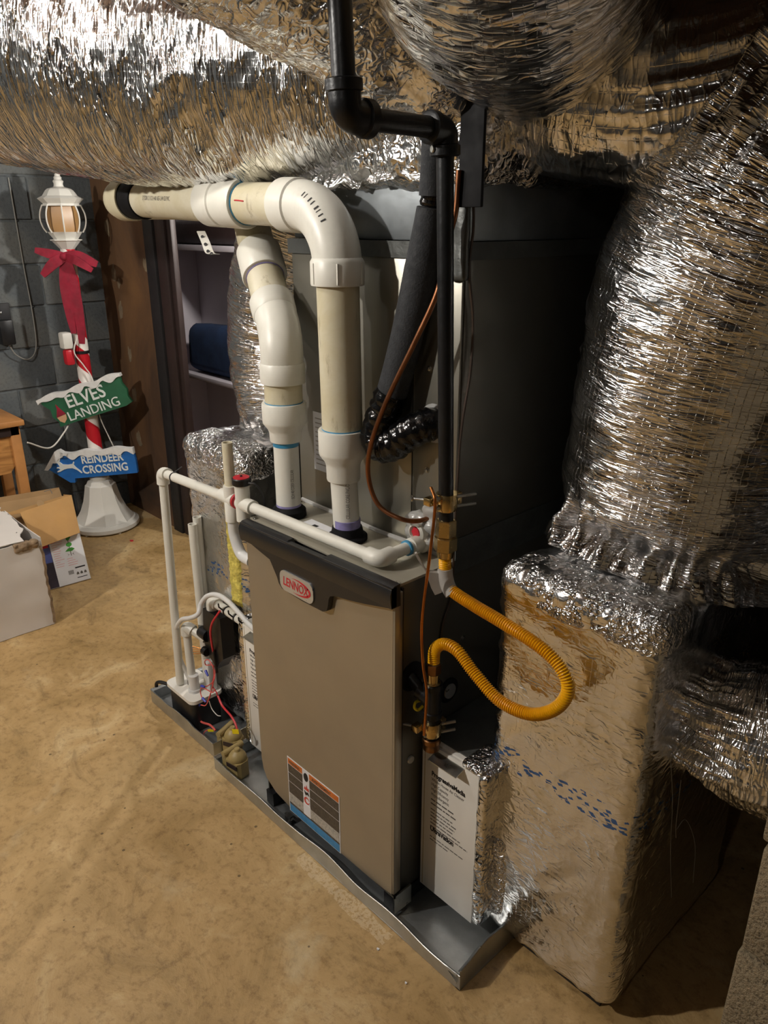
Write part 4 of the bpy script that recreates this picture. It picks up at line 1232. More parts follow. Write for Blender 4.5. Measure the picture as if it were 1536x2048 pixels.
# coil fitting with the red plug beside it
lab(build('coil_fitting', merge(prof(cA + Vector((0, 0.008, 0)), cB, [(0, 0.024), (0.03, 0.024), (0.034, 0.0185), (0.06, 0.0185), (0.06, 0.0133)], 24)), M['pvc'], dl), 'white drain fitting on the coil case')
pq = (-1.0573, 1.1000, 0.9114)
rp = build('spare_port', prof((pq[0], 1.131, pq[2] + 0.012), (pq[0], 0, pq[2] + 0.012), [(0, 0.024), (0.036, 0.022), (0.040, 0.016), (0.03, 0.014)], 22), M['pvc'], dl)
lab(build('port_plug', prof((pq[0], 1.105, pq[2] + 0.012), (pq[0], 0, pq[2] + 0.012), [(0, 0.013), (0.012, 0.012), (0.013, 0.008)], 6), M['red'], rp), 'red plug')
V, Fc, uv = rbox(-1.10, -1.02, 1.108, 1.135, 0.885, 0.955, 0.012, 0.006, lambda p, n: 0.008 * crumple(p, 30, 2))
lab(build('sealant_blob', (V, Fc), M['plastic_wrap'], dl, ang=180), 'clear sealant')
# tee with float switch and red topped cap
tC = cC + Vector((-0.028, 0, 0))
build('switch_tee', merge(prof(tC + Vector((0, 0, -0.045)), tC + Vector((0, 0, 1)), [(0, 0.014), (0, 0.0185), (0.085, 0.0185), (0.09, 0.019), (0.098, 0.019)], 24), cyl(tC + Vector((0.045, 0, 0)), tC + Vector((-0.012, 0, 0)), 0.0182, 24)), M['pvc'], dl)
cp = build('switch_cap', prof(tC + Vector((0, 0, 0.050)), tC + Vector((0, 0, 1)), [(0, 0.0225), (0.002, 0.0235), (0.016, 0.0235), (0.018, 0.022)], 28), M['black'], dl)
build('cap_top', prof(tC + Vector((0, 0, 0.0675)), tC + Vector((0, 0, 1)), [(0, 0.0205), (0.002, 0.020), (0.0025, 0.0)], 24), M['red'], cp)
build('cap_stud', cyl(tC + Vector((0, 0, 0.069)), tC + Vector((0, 0, 0.074)), 0.003, 8), M['ink'], cp)
build('red_washer', cyl(tC + Vector((-0.020, 0, 0)), tC + Vector((-0.026, 0, 0)), 0.0205, 24), M['red'], dl)
build('switch_cable', sweep(cat([tC + Vector((0.022, 0.004, 0.058)), tC + Vector((0.040, 0.014, 0.056)), tC + Vector((0.052, 0.024, 0.03)), tC + Vector((0.054, 0.03, -0.02))], 8), 0.0025, 8), M['black'], dl)
# standing vent stub on the next tee
tD = cC + Vector((-0.085, 0.002, -0.003))
build('stub_tee', merge(prof(tD + Vector((0, 0, -0.06)), tD + Vector((0, 0, 1)), [(0, 0.014), (0, 0.0182), (0.052, 0.0182), (0.053, 0.0175), (0.092, 0.0182), (0.096, 0.0182), (0.096, 0.0133)], 24), cyl(tD + Vector((0.02, 0, 0)), tD + Vector((-0.042, 0, 0)), 0.0182, 24)), M['pvc'], dl)
V, Fc = prof(tD + Vector((0, 0, 0.03)), tD + Vector((0, 0, 1)), [(0, RD), (0.118, RD), (0.118, 0.0105), (0.06, 0.0105)], 22)
build('vent_stub', (V, Fc), M['pvc_dirty'], dl)
build('clear_trap', sweep(cat([tD + Vector((0, 0, -0.055)), tD + Vector((0.003, 0, -0.10)), tD + Vector((0.028, 0, -0.145)), tD + Vector((0.075, 0.0, -0.150))], 8), 0.0145, 20), M['vinyl'], dl)
# zip tie on the run and print on the drop
zt_ = cD + (cE - cD) * 0.80
build('zip_tie', merge(prof(zt_, cE, [(0, 0.0133), (0, 0.0148), (0.004, 0.0148), (0.004, 0.0133)], 20), sweep([zt_ + Vector((0, 0, 0.014)), zt_ + Vector((0.012, 0.02, 0.03))], 0.0015, 6)), M['black'], dl)

# ================================================================== PUMP AND ITS PIPES
pu = thing('condensate_pump', 'black condensate pump with a white top in the short drain pan', 'pump', (-1.985, 1.01, 0.0045))
fp = Fr((0, 0, 0), (1, 0, 0), (0, 1, 0))
build('tank', prism(rrect(-2.065, -1.905, 0.962, 1.068, 0.02), fp, 0.0045, 0.112), M['black'], pu)
build('cover', prism(rrect(-2.073, -1.898, 0.955, 1.074, 0.022), fp, 0.112, 0.124), M['white_panel'], pu)
build('cord_hook', sweep(cat([(-2.07, 0.97, 0.105), (-2.105, 0.955, 0.105), (-2.118, 0.948, 0.098), (-2.118, 0.945, 0.085)], 6), 0.006, 10), M['black'], pu)
build('outlet_fitting', prof((-1.955, 1.0, 0.124), (-1.955, 1.0, 1), [(0, 0.02), (0.01, 0.02), (0.011, 0.0165), (0.06, 0.0165)], 20), M['vinyl'], pu)
build('barb', prof((-2.0, 1.01, 0.124), (-2.0, 1.01, 1), [(0, 0.009), (0.02, 0.008), (0.028, 0.005)], 14), M['black'], pu)
build('check_valve', bev(-1.935, -1.91, 1.03, 1.06, 0.124, 0.235, 0.006), M['vinyl'], pu)

pa = thing('drain_elbow_pipe', 'short white drain pipe elbowing out of the pump top', 'pipe', (-1.968, 1.0, 0.13))
a1 = Vector((-1.965, 1.0, 0.132)); a2 = Vector((-1.978, 1.005, 0.352)); a3 = Vector((-1.905, 1.03, 0.325))
build('pipe_run', cyl(a1, a2, RD, 20), M['pvc'], pa); build('pipe_run', cyl(a2, a3, RD, 20), M['pvc'], pa)
elbow(a1, a2, a3, par=pa, L=0.03)
pb = thing('drain_elbow_pipe', 'white drain pipe elbowing into the furnace side above the black box', 'pipe', (-1.875, 1.04, 0.25))
b1 = Vector((-1.868, 1.045, 0.30)); b2 = Vector((-1.873, 1.045, 0.468)); b3 = Vector((-1.50, 1.050, 0.452))
build('pipe_run', cyl(b1, b2, RD, 20), M['pvc'], pb); build('pipe_run', cyl(b2, b3, RD, 20), M['pvc'], pb)
elbow(b1, b2, b3, par=pb, L=0.034)
for s in (0.22, 0.36, 0.50):
    q = b2 + (b3 - b2) * s
    build('zip_tie', merge(prof(q, b3, [(0, 0.0133), (0, 0.0152), (0.005, 0.0152), (0.005, 0.0133)], 20), sweep([q + Vector((0, -0.013, 0.006)), q + Vector((-0.006, -0.022, 0.018)), q + Vector((-0.004, -0.024, 0.03))], 0.0025, 6)), M['black'], pb)
# two standing open pipes
def open_pipe(x, y, z0, z1, label):
    solo('standing_pipe', prof((x, y, z0), (x - 0.004, y, z1), [(0, RD), (z1 - z0, RD), (z1 - z0, 0.0105), (z1 - z0 - 0.06, 0.0105)], 22), M['pvc'], label, 'pipe', (x, y, z0))
open_pipe(-1.945, 1.045, 0.126, 0.698, 'open white pipe standing upright in front of the left foil box')
open_pipe(-1.955, 1.068, 0.075, 0.712, 'open white pipe standing against the left foil box, behind its twin')

tb = solo('vinyl_tube', sweep(cat([(-2.0, 1.01, 0.14), (-2.012, 0.99, 0.22), (-2.022, 0.985, 0.30), (-2.0090, 0.9850, 0.3361), (-1.9549, 0.9800, 0.3923), (-1.8884, 0.9750, 0.4278), (-1.8548, 0.9850, 0.4510), (-1.8585, 1.0000, 0.4778), (-1.8329, 1.0100, 0.5107), (-1.7880, 1.0180, 0.5279), (-1.7377, 1.0200, 0.5265), (-1.6784, 1.0220, 0.5068), (-1.6178, 1.0220, 0.4879), (-1.50, 1.03, 0.47)], 10), 0.0075, 14), M['vinyl'],
     'clear vinyl tube tied along the white drain pipes', 'tube', (-2.0, 1.01, 0.14))

bx = thing('overflow_switch_box', 'black control box strapped below the white drain elbow', 'switch box', (-1.86, 1.05, 0.25))
fbx = Fr((0, 1.045, 0), (1, 0, 0), (0, 0, 1))
build('housing', prism([(-1.895, 0.44), (-1.80, 0.44), (-1.80, 0.30), (-1.825, 0.275), (-1.845, 0.245), (-1.90, 0.29), (-1.91, 0.33)], fbx, -0.025, 0.020), M['black'], bx)
build('clip', cyl((-1.925, 1.03, 0.345), (-1.885, 1.03, 0.345), 0.02, 18), M['black'], bx)
build('cable_gland', cyl((-1.905, 1.02, 0.29), (-1.885, 1.02, 0.29), 0.014, 12), M['black'], bx)
build('power_lead', sweep(cat([(-1.7851, 1.0200, 0.4754), (-1.8212, 1.0120, 0.4253), (-1.8388, 1.0120, 0.3837), (-1.8404, 1.0140, 0.3386), (-1.8462, 1.0200, 0.3070)], 8), 0.0035, 8), M['wire_red'], bx)
build('lead_sleeve', sweep(cat([(-1.8448, 1.0200, 0.3165), (-1.8412, 1.0200, 0.2824), (-1.8359, 1.0200, 0.2398)], 8), 0.0045, 8), M['black'], bx)
build('bare_strands', merge(*[sweep([(-1.915, 1.015, 0.275 + 0.006 * k), (-1.94, 1.0, 0.27 + 0.009 * k)], 0.0012, 5) for k in range(4)]), M['copper'], bx)

# ================================================================== WIRING AND PAN SWITCHES
wh = thing('wire_harness', 'tangle of red wires with blue crimp caps hanging over the pans', 'wires', (-1.85, 1.02, 0.15))
Y0 = 1.0
def wr_(pts, m='wire_pink', r=0.0018): build('wire', sweep(cat(pts, 8), r, 7), M[m], wh)
wr_([(-1.8419, 1.0180, 0.2560), (-1.8446, 1.0100, 0.2673), (-1.8733, 1.0050, 0.2563), (-1.8678, 1.0000, 0.2754), (-1.8452, 1.0000, 0.2892), (-1.8213, 1.0000, 0.2751), (-1.8197, 1.0000, 0.2473)])
wr_([(-1.8427, 1.0180, 0.2502), (-1.8226, 1.0000, 0.2279), (-1.8674, 1.0000, 0.1844), (-1.8849, 0.9900, 0.1768), (-1.8984, 0.9900, 0.1496), (-1.8799, 0.9850, 0.1368)])
wr_([(-1.8402, 1.0180, 0.2478), (-1.8272, 1.0000, 0.2167), (-1.8383, 0.9900, 0.1702), (-1.8609, 0.9850, 0.1240), (-1.8843, 0.9800, 0.1145)])
wr_([(-1.8447, 1.0180, 0.2366), (-1.8349, 1.0000, 0.2038), (-1.8142, 1.0000, 0.1865), (-1.8078, 1.0000, 0.1715)], 'wire_red')
wr_([(-1.8470, 1.0150, 0.2277), (-1.8579, 1.0100, 0.1789), (-1.8658, 1.0000, 0.1368), (-1.8786, 0.9900, 0.1220)], 'wire_red')
wr_([(-1.8852, 0.9900, 0.1748), (-1.8512, 0.9900, 0.1822), (-1.8210, 0.9900, 0.1879), (-1.8216, 1.0000, 0.1957)])
wr_([(-1.9151, 0.9850, 0.0906), (-1.9330, 0.9850, 0.0582), (-1.9052, 0.9850, 0.0380), (-1.8477, 0.9850, 0.0553), (-1.8156, 0.9850, 0.0518)], 'wire_pink', 0.0035)
wr_([(-1.8069, 1.0000, 0.1774), (-1.7758, 0.9950, 0.1590), (-1.7125, 0.9850, 0.1605), (-1.6816, 0.9800, 0.1508), (-1.6627, 0.9750, 0.1332)], 'wire_red', 0.0032)
wr_([(-1.8437, 0.9850, 0.0422), (-1.8755, 0.9800, 0.0178), (-1.8834, 0.9750, -0.0073), (-1.8621, 0.9700, -0.0219)], 'wire_pink', 0.0018)
wr_([(-1.8671, 1.0000, 0.1287), (-1.8526, 1.0000, 0.1059), (-1.8242, 1.0000, 0.0981), (-1.8027, 1.0000, 0.1056)], 'cord_white', 0.0014)
for p, q in (((-1.8705, 1.0000, 0.2397), (-1.8543, 0.9980, 0.2283)), ((-1.8875, 0.9900, 0.1792), (-1.8592, 0.9900, 0.1874)), ((-1.8793, 0.9850, 0.1409), (-1.8649, 0.9850, 0.1369)), ((-1.9151, 0.9850, 0.0906), (-1.8892, 0.9850, 0.1171))):
    build('crimp_cap', prof(p, q, [(0, 0.0045), (0.012, 0.004), (0.02, 0.0028)], 10), M['wire_blue'], wh)

def pan_switch(c, rot, label, pan_clip):
    t = thing('pan_switch', label, 'float switch', (c[0], c[1], 0.006), 'tan float switches clipped in the pans')
    m = Matrix.Rotation(rot, 4, 'Z')
    def T(g): return [tuple(m @ Vector(v) + Vector(c)) for v in g[0]], g[1]
    f = Fr((0, 0, 0), (1, 0, 0), (0, 1, 0))
    build('float_body', T(prism([(-0.030, -0.018), (-0.022, -0.026), (0.022, -0.024), (0.030, -0.014), (0.030, 0.014), (0.020, 0.022), (-0.022, 0.022), (-0.030, 0.014)], f, 0.0, 0.052)), M['olive'], t)
    build('dome', T(prof((0, 0, 0.052), (0, 0, 1), [(0, 0.027), (0.004, 0.028), (0.012, 0.026), (0.022, 0.019), (0.028, 0.010), (0.034, 0.009), (0.036, 0.0075)], 20)), M['olive'], t)
    build('clip_arm', T(merge(cyl((-0.040, -0.022, 0.060), (-0.036, 0.050, 0.060), 0.009, 12), box(-0.047, -0.030, -0.020, 0.0, 0.018, 0.062))), M['olive'], t)
    build('maker_plate', T(box(-0.020, 0.022, -0.0275, -0.0245, 0.032, 0.046)), M['wood_dark'], t)
    return t
pan_switch((-1.648, 0.958, 0.006), 0.15, 'tan float switch sitting in the long pan beside the furnace', None)
pan_switch((-1.745, 1.005, 0.006), 0.4, 'tan float switch sitting in the short pan, behind the other one', None)
for q, m_ in (((-1.6646, 0.9680, 0.1393), 0.3), ((-1.8379, 0.9800, 0.0460), 1.0)):
    fq = Fr(q, (0.8, 0.6, 0.1), (0, 0, 1))
    o = build('wire_tag', rect(fq, -0.010, 0.010, -0.008, 0.008 if m_ < 0.5 else 0.0, 0, 0.001), M['tag_yellow'], wh)

# ================================================================== GAS LINE
RG = 0.0167
gl = thing('gas_pipe', 'black iron gas pipe dropping from the ceiling past the coil case', 'pipe', (-0.92, 1.03, 1.0))
gA = Vector((-0.92, 1.037, 1.005)); gB = Vector((-0.92, 1.005, 1.690)); gC = Vector((-0.9200, 0.7953, 1.6901)); gD = Vector((-0.922, 0.765, 2.30))
gC.z = 1.692; gC.x = -0.921
build('drop_pipe', cyl(gA, gB, 0.0145, 22), M['black_iron'], gl)
build('cross_pipe', cyl(gB, gC, 0.0162, 22), M['black_iron'], gl)
build('ceiling_pipe', cyl(gC, gD, 0.0172, 22), M['black_iron'], gl)
def iron_elbow(a, c, b, R=0.0245, L=0.045):
    da = (Vector(a) - c).normalized(); db = (Vector(b) - c).normalized()
    P = fil([c + da * L, c, c + db * L], L * 0.75, 10)
    build('iron_elbow', merge(sweep(P, R, 24), prof(c + da * (L - 0.014), a, [(0, R), (0.002, R + 0.0035), (0.016, R + 0.0035), (0.018, R)], 24), prof(c + db * (L - 0.014), b, [(0, R), (0.002, R + 0.0035), (0.016, R + 0.0035), (0.018, R)], 24)), M['black_iron'], gl)
iron_elbow(gB, gC, gD, 0.0235, 0.044); iron_elbow(gA, gB, gC, 0.0215, 0.036)
build('silver_fleck', prof(gB + Vector((-0.004, -0.024, -0.03)), gB + Vector((-0.3, -1, -0.03)), [(0, 0.006), (0.002, 0.005)], 10), M['zinc'], gl)
ax_ = (gB - gA).normalized()
def hexnut(p, r, h, mat, par, nm='hex_nut', seg=6, d=Vector((0, 0, -1))):
    return build(nm, prof(p, Vector(p) + d, [(0, r * 0.86), (0.002, r), (h - 0.002, r), (h, r * 0.86)], seg), M[mat], par)
hexnut(gA + Vector((0, 0, 0.004)), 0.0205, 0.036, 'brass', gl, 'upper_adapter')
hexnut(gA + Vector((0, 0, -0.032)), 0.0235, 0.030, 'brass', gl, 'flare_nut')
build('adapter_collar', prof(gA + Vector((0, 0, -0.062)), gA + Vector((0, 0, -1)), [(0, 0.018), (0.014, 0.0165), (0.015, 0.014)], 20), M['brass'], gl)
# ground clamp
def clamp(c, nm_par, s=1.0):
    c = Vector(c)
    t = nm_par
    for zz, dx in ((0.012, 0.0), (-0.008, 0.004)):
        build('clamp_bolt', merge(cyl(c + Vector((-0.002, -0.026 * s, zz)), c + Vector((0.030, 0.052 * s, zz)), 0.0035, 10), prof(c + Vector((-0.004, -0.030 * s, zz)), c + Vector((0.03, 0.052 * s, zz)), [(0, 0.003), (0.002, 0.007), (0.006, 0.007)], 12)), M['zinc'], t)
    build('clamp_jaw', merge(prof(c + Vector((0, 0, 0.018)), c + Vector((0, 0, -1)), [(0, 0.016), (0.0, 0.0205), (0.008, 0.022), (0.028, 0.022), (0.034, 0.0195), (0.034, 0.016)], 14), bev(c.x - 0.012, c.x + 0.012, c.y + 0.016, c.y + 0.034, c.z - 0.014, c.z + 0.016, 0.003), bev(c.x - 0.03, c.x - 0.012, c.y - 0.034, c.y - 0.014, c.z - 0.006, c.z + 0.010, 0.002)), M['brass'], t)
    build('clamp_screw', merge(cyl(c + Vector((-0.028, -0.024, 0.003)), c + Vector((-0.052, -0.040, 0.004)), 0.003, 8), prof(c + Vector((-0.050, -0.039, 0.004)), c + Vector((-0.09, -0.066, 0.004)), [(0, 0.003), (0.001, 0.007), (0.004, 0.0075), (0.006, 0.004)], 10)), M['zinc'], t)
gc1 = thing('ground_clamp', 'brass ground clamp on the black gas pipe above the yellow hose', 'clamp', (-0.92, 1.036, 1.05))
clamp((-0.92, 1.036, 1.045), gc1)

# yellow corrugated connector looping in front of the right foil box
hp = [gA + Vector((0, 0, -0.075)), Vector((-0.919, 1.038, 0.90)), Vector((-0.903, 1.036, 0.865)), (-0.8364, 1.0350, 0.8516), (-0.7742, 1.0350, 0.8436), (-0.6816, 1.0360, 0.8268), (-0.6317, 1.0360, 0.8013), (-0.6143, 1.0340, 0.7666), (-0.6335, 1.0280, 0.7214), (-0.6820, 1.0220, 0.6882), (-0.7498, 1.0180, 0.6847), (-0.8120, 1.0150, 0.7176), (-0.8585, 1.0140, 0.7497), (-0.8940, 1.0130, 0.7508), (-0.9173, 1.0120, 0.7271), (-0.9203, 1.0120, 0.6899)]
C = cat(hp, 40)
Cn = np.array([tuple(q) for q in C])
L_ = np.concatenate([[0], np.cumsum(np.linalg.norm(np.diff(Cn, axis=0), axis=1))])
ns = int(L_[-1] / 0.00082)
s_ = np.linspace(0, L_[-1], ns)
Cn = np.stack([np.interp(s_, L_, Cn[:, k]) for k in range(3)], 1)
rad = 0.0113 + 0.0016 * np.cos(s_ / 0.0049 * 2 * np.pi)
yh = thing('gas_hose', 'yellow corrugated gas connector looping in front of the foil box', 'hose', tuple(hp[-1]))
build('corrugated_hose', sweep([tuple(q) for q in Cn], rad.tolist(), 18), M['yellow_hose'], yh)
e = Vector(hp[-1])
hexnut(e + Vector((0, 0, 0.006)), 0.0165, 0.026, 'bronze', yh, 'end_nut')
build('end_collar', prof(e + Vector((0, 0, -0.020)), e + Vector((0, 0, -1)), [(0, 0.0135), (0.02, 0.013), (0.022, 0.017), (0.028, 0.017)], 18), M['brass'], yh)
# grey protective sleeve with a flap where the hose bends
sl = [Vector((-0.9195, 1.0375, 0.902)), Vector((-0.9165, 1.037, 0.885)), Vector((-0.909, 1.0365, 0.868)), Vector((-0.896, 1.036, 0.855))]
build('sleeve', merge(sweep(cat(sl, 6), 0.0152, 18), prism([(0, 0.0), (-0.012, -0.006), (-0.046, 0.05), (-0.052, 0.062), (-0.048, 0.064), (-0.030, 0.028), (-0.012, 0.018), (0.0, 0.02)][::-1], Fr((-0.925, 1.03, 0.875), (0.687, 0.727, 0), (0, 0, 1)), -0.004, 0.004),
      prism([(-0.03, 0.026), (0.0, 0.022), (0.004, -0.02), (-0.010, -0.026), (-0.018, -0.01)], Fr((-0.925, 1.03, 0.873), (0.687, 0.727, 0), (0, 0, 1)), -0.006, 0.006)), M['ink_pale'], yh)

# tee, nipple and drip leg on the furnace side
tg = thing('gas_tee', 'black iron tee and drip leg screwed to the furnace side', 'pipe fitting', (-0.94, 1.013, 0.5))
ec = e + Vector((0, 0, -0.04))
tz = ec.z - 0.045
tx, ty = e.x, e.y
build('tee_body', merge(prof((tx, ty, tz + 0.042), (tx, ty, 0), [(0, 0.012), (0, 0.0195), (0.002, 0.021), (0.014, 0.021), (0.016, 0.0185), (0.068, 0.0185), (0.070, 0.021), (0.082, 0.021), (0.084, 0.0195), (0.084, 0.012)], 22),
      cyl((tx, ty, tz), (tx - 0.034, ty - 0.008, tz + 0.012), 0.0185, 20)), M['black_iron'], tg)
build('side_nipple', cyl((tx - 0.02, ty - 0.006, tz + 0.008), (-0.985, (-0.9760, 1.0042, 0.6404)[1], (-0.9760, 1.0042, 0.6404)[2]), 0.013, 18), M['black_iron'], tg)
build('drip_leg', cyl((tx, ty, tz - 0.03), (tx, ty, tz - 0.10), 0.0145, 18), M['black_iron'], tg)
build('drip_cap', prof((tx, ty, tz - 0.095), (tx, ty, 0), [(0, 0.018), (0.002, 0.0205), (0.012, 0.0205), (0.014, 0.019), (0.030, 0.018), (0.036, 0.012)], 20), M['bronze'], tg)
build('valve_lever', sweep(cat([(-0.9550, 1.0194, 0.5828), (-0.9550, 0.9976, 0.5881), (-0.9520, 0.9902, 0.5793), (-0.9480, 0.9970, 0.5717), (-0.9450, 1.0092, 0.5775)], 6), 0.0032, 8), M['tag_yellow'], tg)
gc2 = thing('ground_clamp', 'brass ground clamp on the drip leg low beside the filter cabinet', 'clamp', (tx, ty, tz - 0.07))
clamp((tx, ty, tz - 0.072), gc2, 0.8)
# bare copper bonding wire between the two clamps
cw = [(-0.9372, 1.0100, 1.0764), (-0.9169, 1.0000, 1.0588), (-0.9182, 1.0000, 1.0178), (-0.9198, 0.9950, 0.9667), (-0.9215, 0.9900, 0.9143), (-0.9259, 0.9850, 0.8488), (-0.9311, 0.9850, 0.7788), (-0.9249, 0.9850, 0.6995), (-0.9134, 0.9850, 0.6447), (-0.9118, 0.9820, 0.5853), (-0.9148, 0.9820, 0.5331)]
solo('bonding_wire', sweep(cat(cw, 8), 0.0031, 10), M['copper'], 'bare copper wire running down between the two ground clamps', 'wire', cw[-1])

# ================================================================== REFRIGERANT LINES
sl_ = thing('suction_line', 'black foam insulated refrigerant line with a taped elbow entering the coil', 'pipe', (-1.03, 1.10, 1.16))
tp_ = [(-1.0387, 1.1300, 1.1633), (-1.0461, 1.1050, 1.1600), (-1.0766, 1.0850, 1.1409), (-1.1107, 1.0750, 1.1122), (-1.1408, 1.0700, 1.1037), (-1.1564, 1.0700, 1.1259), (-1.1414, 1.0750, 1.1713), (-1.1195, 1.0800, 1.2217)]
Pt = cat(tp_, 8)
An = np.array([tuple(q) for q in Pt])
rt = [0.031 + 0.004 * abs(math.sin(k * 0.9)) + 0.002 * random.random() for k in range(len(Pt))]
V, Fc = sweep(Pt, rt, 24)
v = np.array(V); v += 0.0035 * np.stack([crumple(v, 30, 2)] * 3, 1) * 0.5
lab(build('taped_elbow', (v.tolist(), Fc), M['etape'], sl_, ang=50), 'elbow wound in glossy black tape')
ip = [(-1.1269, 1.0800, 1.2048), (-1.1144, 1.0850, 1.2425), (-1.0887, 1.0900, 1.3308), (-1.0651, 1.0950, 1.4280), (-1.0483, 1.1000, 1.5193), (-1.0396, 1.1000, 1.5759)]
Pi = cat(ip, 8)
build('foam_sleeve', sweep(Pi, [0.0325] * (len(Pi) - 14) + [0.0325 - 0.0006 * k for k in range(14)], 24), M['foam'], sl_)
ij = [(-1.0397, 1.1000, 1.5784), (-1.0353, 1.1000, 1.5988)]
build('bare_joint', prof(ij[0], ij[1], [(0, 0.019), (0.006, 0.021), (0.012, 0.019), (0.018, 0.021), (0.026, 0.019)], 18), M['etape'], sl_)
build('foam_sleeve', sweep(cat([(-1.0364, 1.1000, 1.5954), (-1.0331, 1.1000, 1.6471), (-1.0315, 1.1000, 1.7117)], 6), 0.0235, 22), M['foam'], sl_)
build('wall_flange', prof((-1.0387, 1.1300, 1.1633), ((-1.0387, 1.1300, 1.1633)[0], 0, (-1.0387, 1.1300, 1.1633)[2]), [(0, 0.043), (0.006, 0.041), (0.010, 0.034)], 20), M['plastic_wrap'], sl_)
# black board strip behind the gas pipe
solo('black_strip', bev(-0.968, -0.915, 1.095, 1.103, 1.575, 1.78, 0.002), M['rubber'], 'flat black strip hanging behind the gas pipe elbow', 'strip', (-0.94, 1.10, 1.575))
cl = [(-1.0391, 1.1220, 0.9561), (-1.0485, 1.0900, 0.9540), (-1.0714, 1.0600, 0.9612), (-1.1169, 1.0400, 0.9847), (-1.1371, 1.0300, 1.0441), (-1.1247, 1.0250, 1.1158), (-1.0834, 1.0300, 1.2144), (-1.0248, 1.0450, 1.3306), (-0.9870, 1.0600, 1.4150), (-0.9768, 1.0700, 1.4651), (-0.9747, 1.0850, 1.5290), (-0.9667, 1.0900, 1.5707), (-0.9626, 1.0900, 1.6354)]
lq = thing('liquid_line', 'thin bare copper refrigerant line looping down to the coil case', 'pipe', cl[0])
build('copper_tube', sweep(cat(cl, 10), 0.0052, 14), M['copper_dull'], lq)
V, Fc, uv = rbox(cl[0][0] - 0.016, cl[0][0] + 0.02, 1.112, 1.13, cl[0][2] - 0.024, cl[0][2] + 0.022, 0.008, 0.005, lambda p, n: 0.006 * crumple(p, 30, 2))
lab(build('putty', (V, Fc), M['ink_pale'], lq, ang=180), 'grey putty')
tw = [(-0.9550, 1.1165, 1.6442), (-0.9570, 1.1279, 1.5458), (-0.9600, 1.1237, 1.4681), (-0.9620, 1.1433, 1.3763), (-0.9620, 1.1419, 1.2812), (-0.9640, 1.1284, 1.1935), (-0.9660, 1.1225, 1.1223), (-0.9660, 1.1189, 1.0162), (-0.9680, 1.1184, 0.9150), (-0.9700, 1.1209, 0.8436), (-0.9710, 1.1168, 0.7847), (-0.9720, 1.0959, 0.7333), (-0.9720, 1.0887, 0.6712)]
solo('thermostat_cable', sweep(cat(tw, 8), 0.0026, 8), M['wire_brown'], 'thin dark cable running down the coil case corner', 'cable', tw[-1])

# ================================================================== LAMP POST DECORATION
LX, LY = -3.855, 1.55
lp = thing('christmas_lamp_post', 'white lantern on a red and white striped post with a bell shaped base', 'decoration', (LX, LY, 0))
ax0 = (LX, LY, 0); ax1 = (LX, LY, 5)
def oct_(pr, seg=8): return prof(ax0, ax1, pr, seg)
build('base_rim', prof(ax0, ax1, [(0.006, 0.172), (0.012, 0.178), (0.03, 0.176), (0.036, 0.166), (0.045, 0.158)], 36), M['deco_white'], lp)
build('bell_base', oct_([(0.036, 0.160), (0.06, 0.143), (0.10, 0.118), (0.15, 0.098), (0.20, 0.086), (0.24, 0.078), (0.245, 0.070), (0.262, 0.062), (0.268, 0.050)]), M['deco_white'], lp, ang=20)
build('base_neck', prof(ax0, ax1, [(0.262, 0.045), (0.275, 0.05), (0.285, 0.05), (0.295, 0.04), (0.31, 0.034)], 28), M['deco_white'], lp)
for k in range(6):
    a = k * math.pi / 3
    build('foot', cyl((LX + 0.165 * math.cos(a), LY + 0.165 * math.sin(a), 0.0), (LX + 0.165 * math.cos(a), LY + 0.165 * math.sin(a), 0.012), 0.008, 8), M['deco_white'], lp)
po_ = build('striped_post', prof(ax0, ax1, [(0.29, 0.036), (0.80, 0.034), (1.43, 0.033)], 32), M['stripe'], lp)
LZ = lambda z: 1.415 + (z - 1.385) * 0.77
def oct_lan(pr): return prof(ax0, ax1, [(LZ(z), r * 0.80) for z, r in pr], 8)
build('lantern_cup', oct_lan([(1.385, 0.034), (1.40, 0.036), (1.452, 0.080), (1.456, 0.090), (1.462, 0.090), (1.464, 0.070), (1.466, 0.070), (1.506, 0.098), (1.508, 0.05)]), M['deco_white'], lp, ang=20)
build('amber_core', oct_lan([(1.50, 0.082), (1.53, 0.088), (1.62, 0.086), (1.66, 0.080)]), M['amber'], lp, ang=20)
for k in range(8):
    a = 2 * math.pi * (k + 0.5) / 8
    P = [(LX + 0.8 * r * math.cos(a), LY + 0.8 * r * math.sin(a), LZ(z)) for z, r in ((1.502, 0.100), (1.53, 0.116), (1.57, 0.126), (1.61, 0.124), (1.645, 0.112), (1.662, 0.104))]
    build('lantern_rib', sweep(cat(P, 5), 0.0035, 7), M['deco_white'], lp)
build('lantern_roof', oct_lan([(1.655, 0.105), (1.668, 0.100), (1.690, 0.122), (1.696, 0.128), (1.700, 0.122), (1.712, 0.098), (1.742, 0.078), (1.752, 0.066), (1.760, 0.040)]), M['deco_white'], lp, ang=20)
build('finial', prof(ax0, ax1, [(LZ(z), r) for z, r in [(1.755, 0.036), (1.765, 0.022), (1.78, 0.020), (1.795, 0.024), (1.805, 0.016), (1.815, 0.018), (1.825, 0.012), (1.832, 0.013), (1.842, 0.005)]], 18), M['deco_white'], lp)
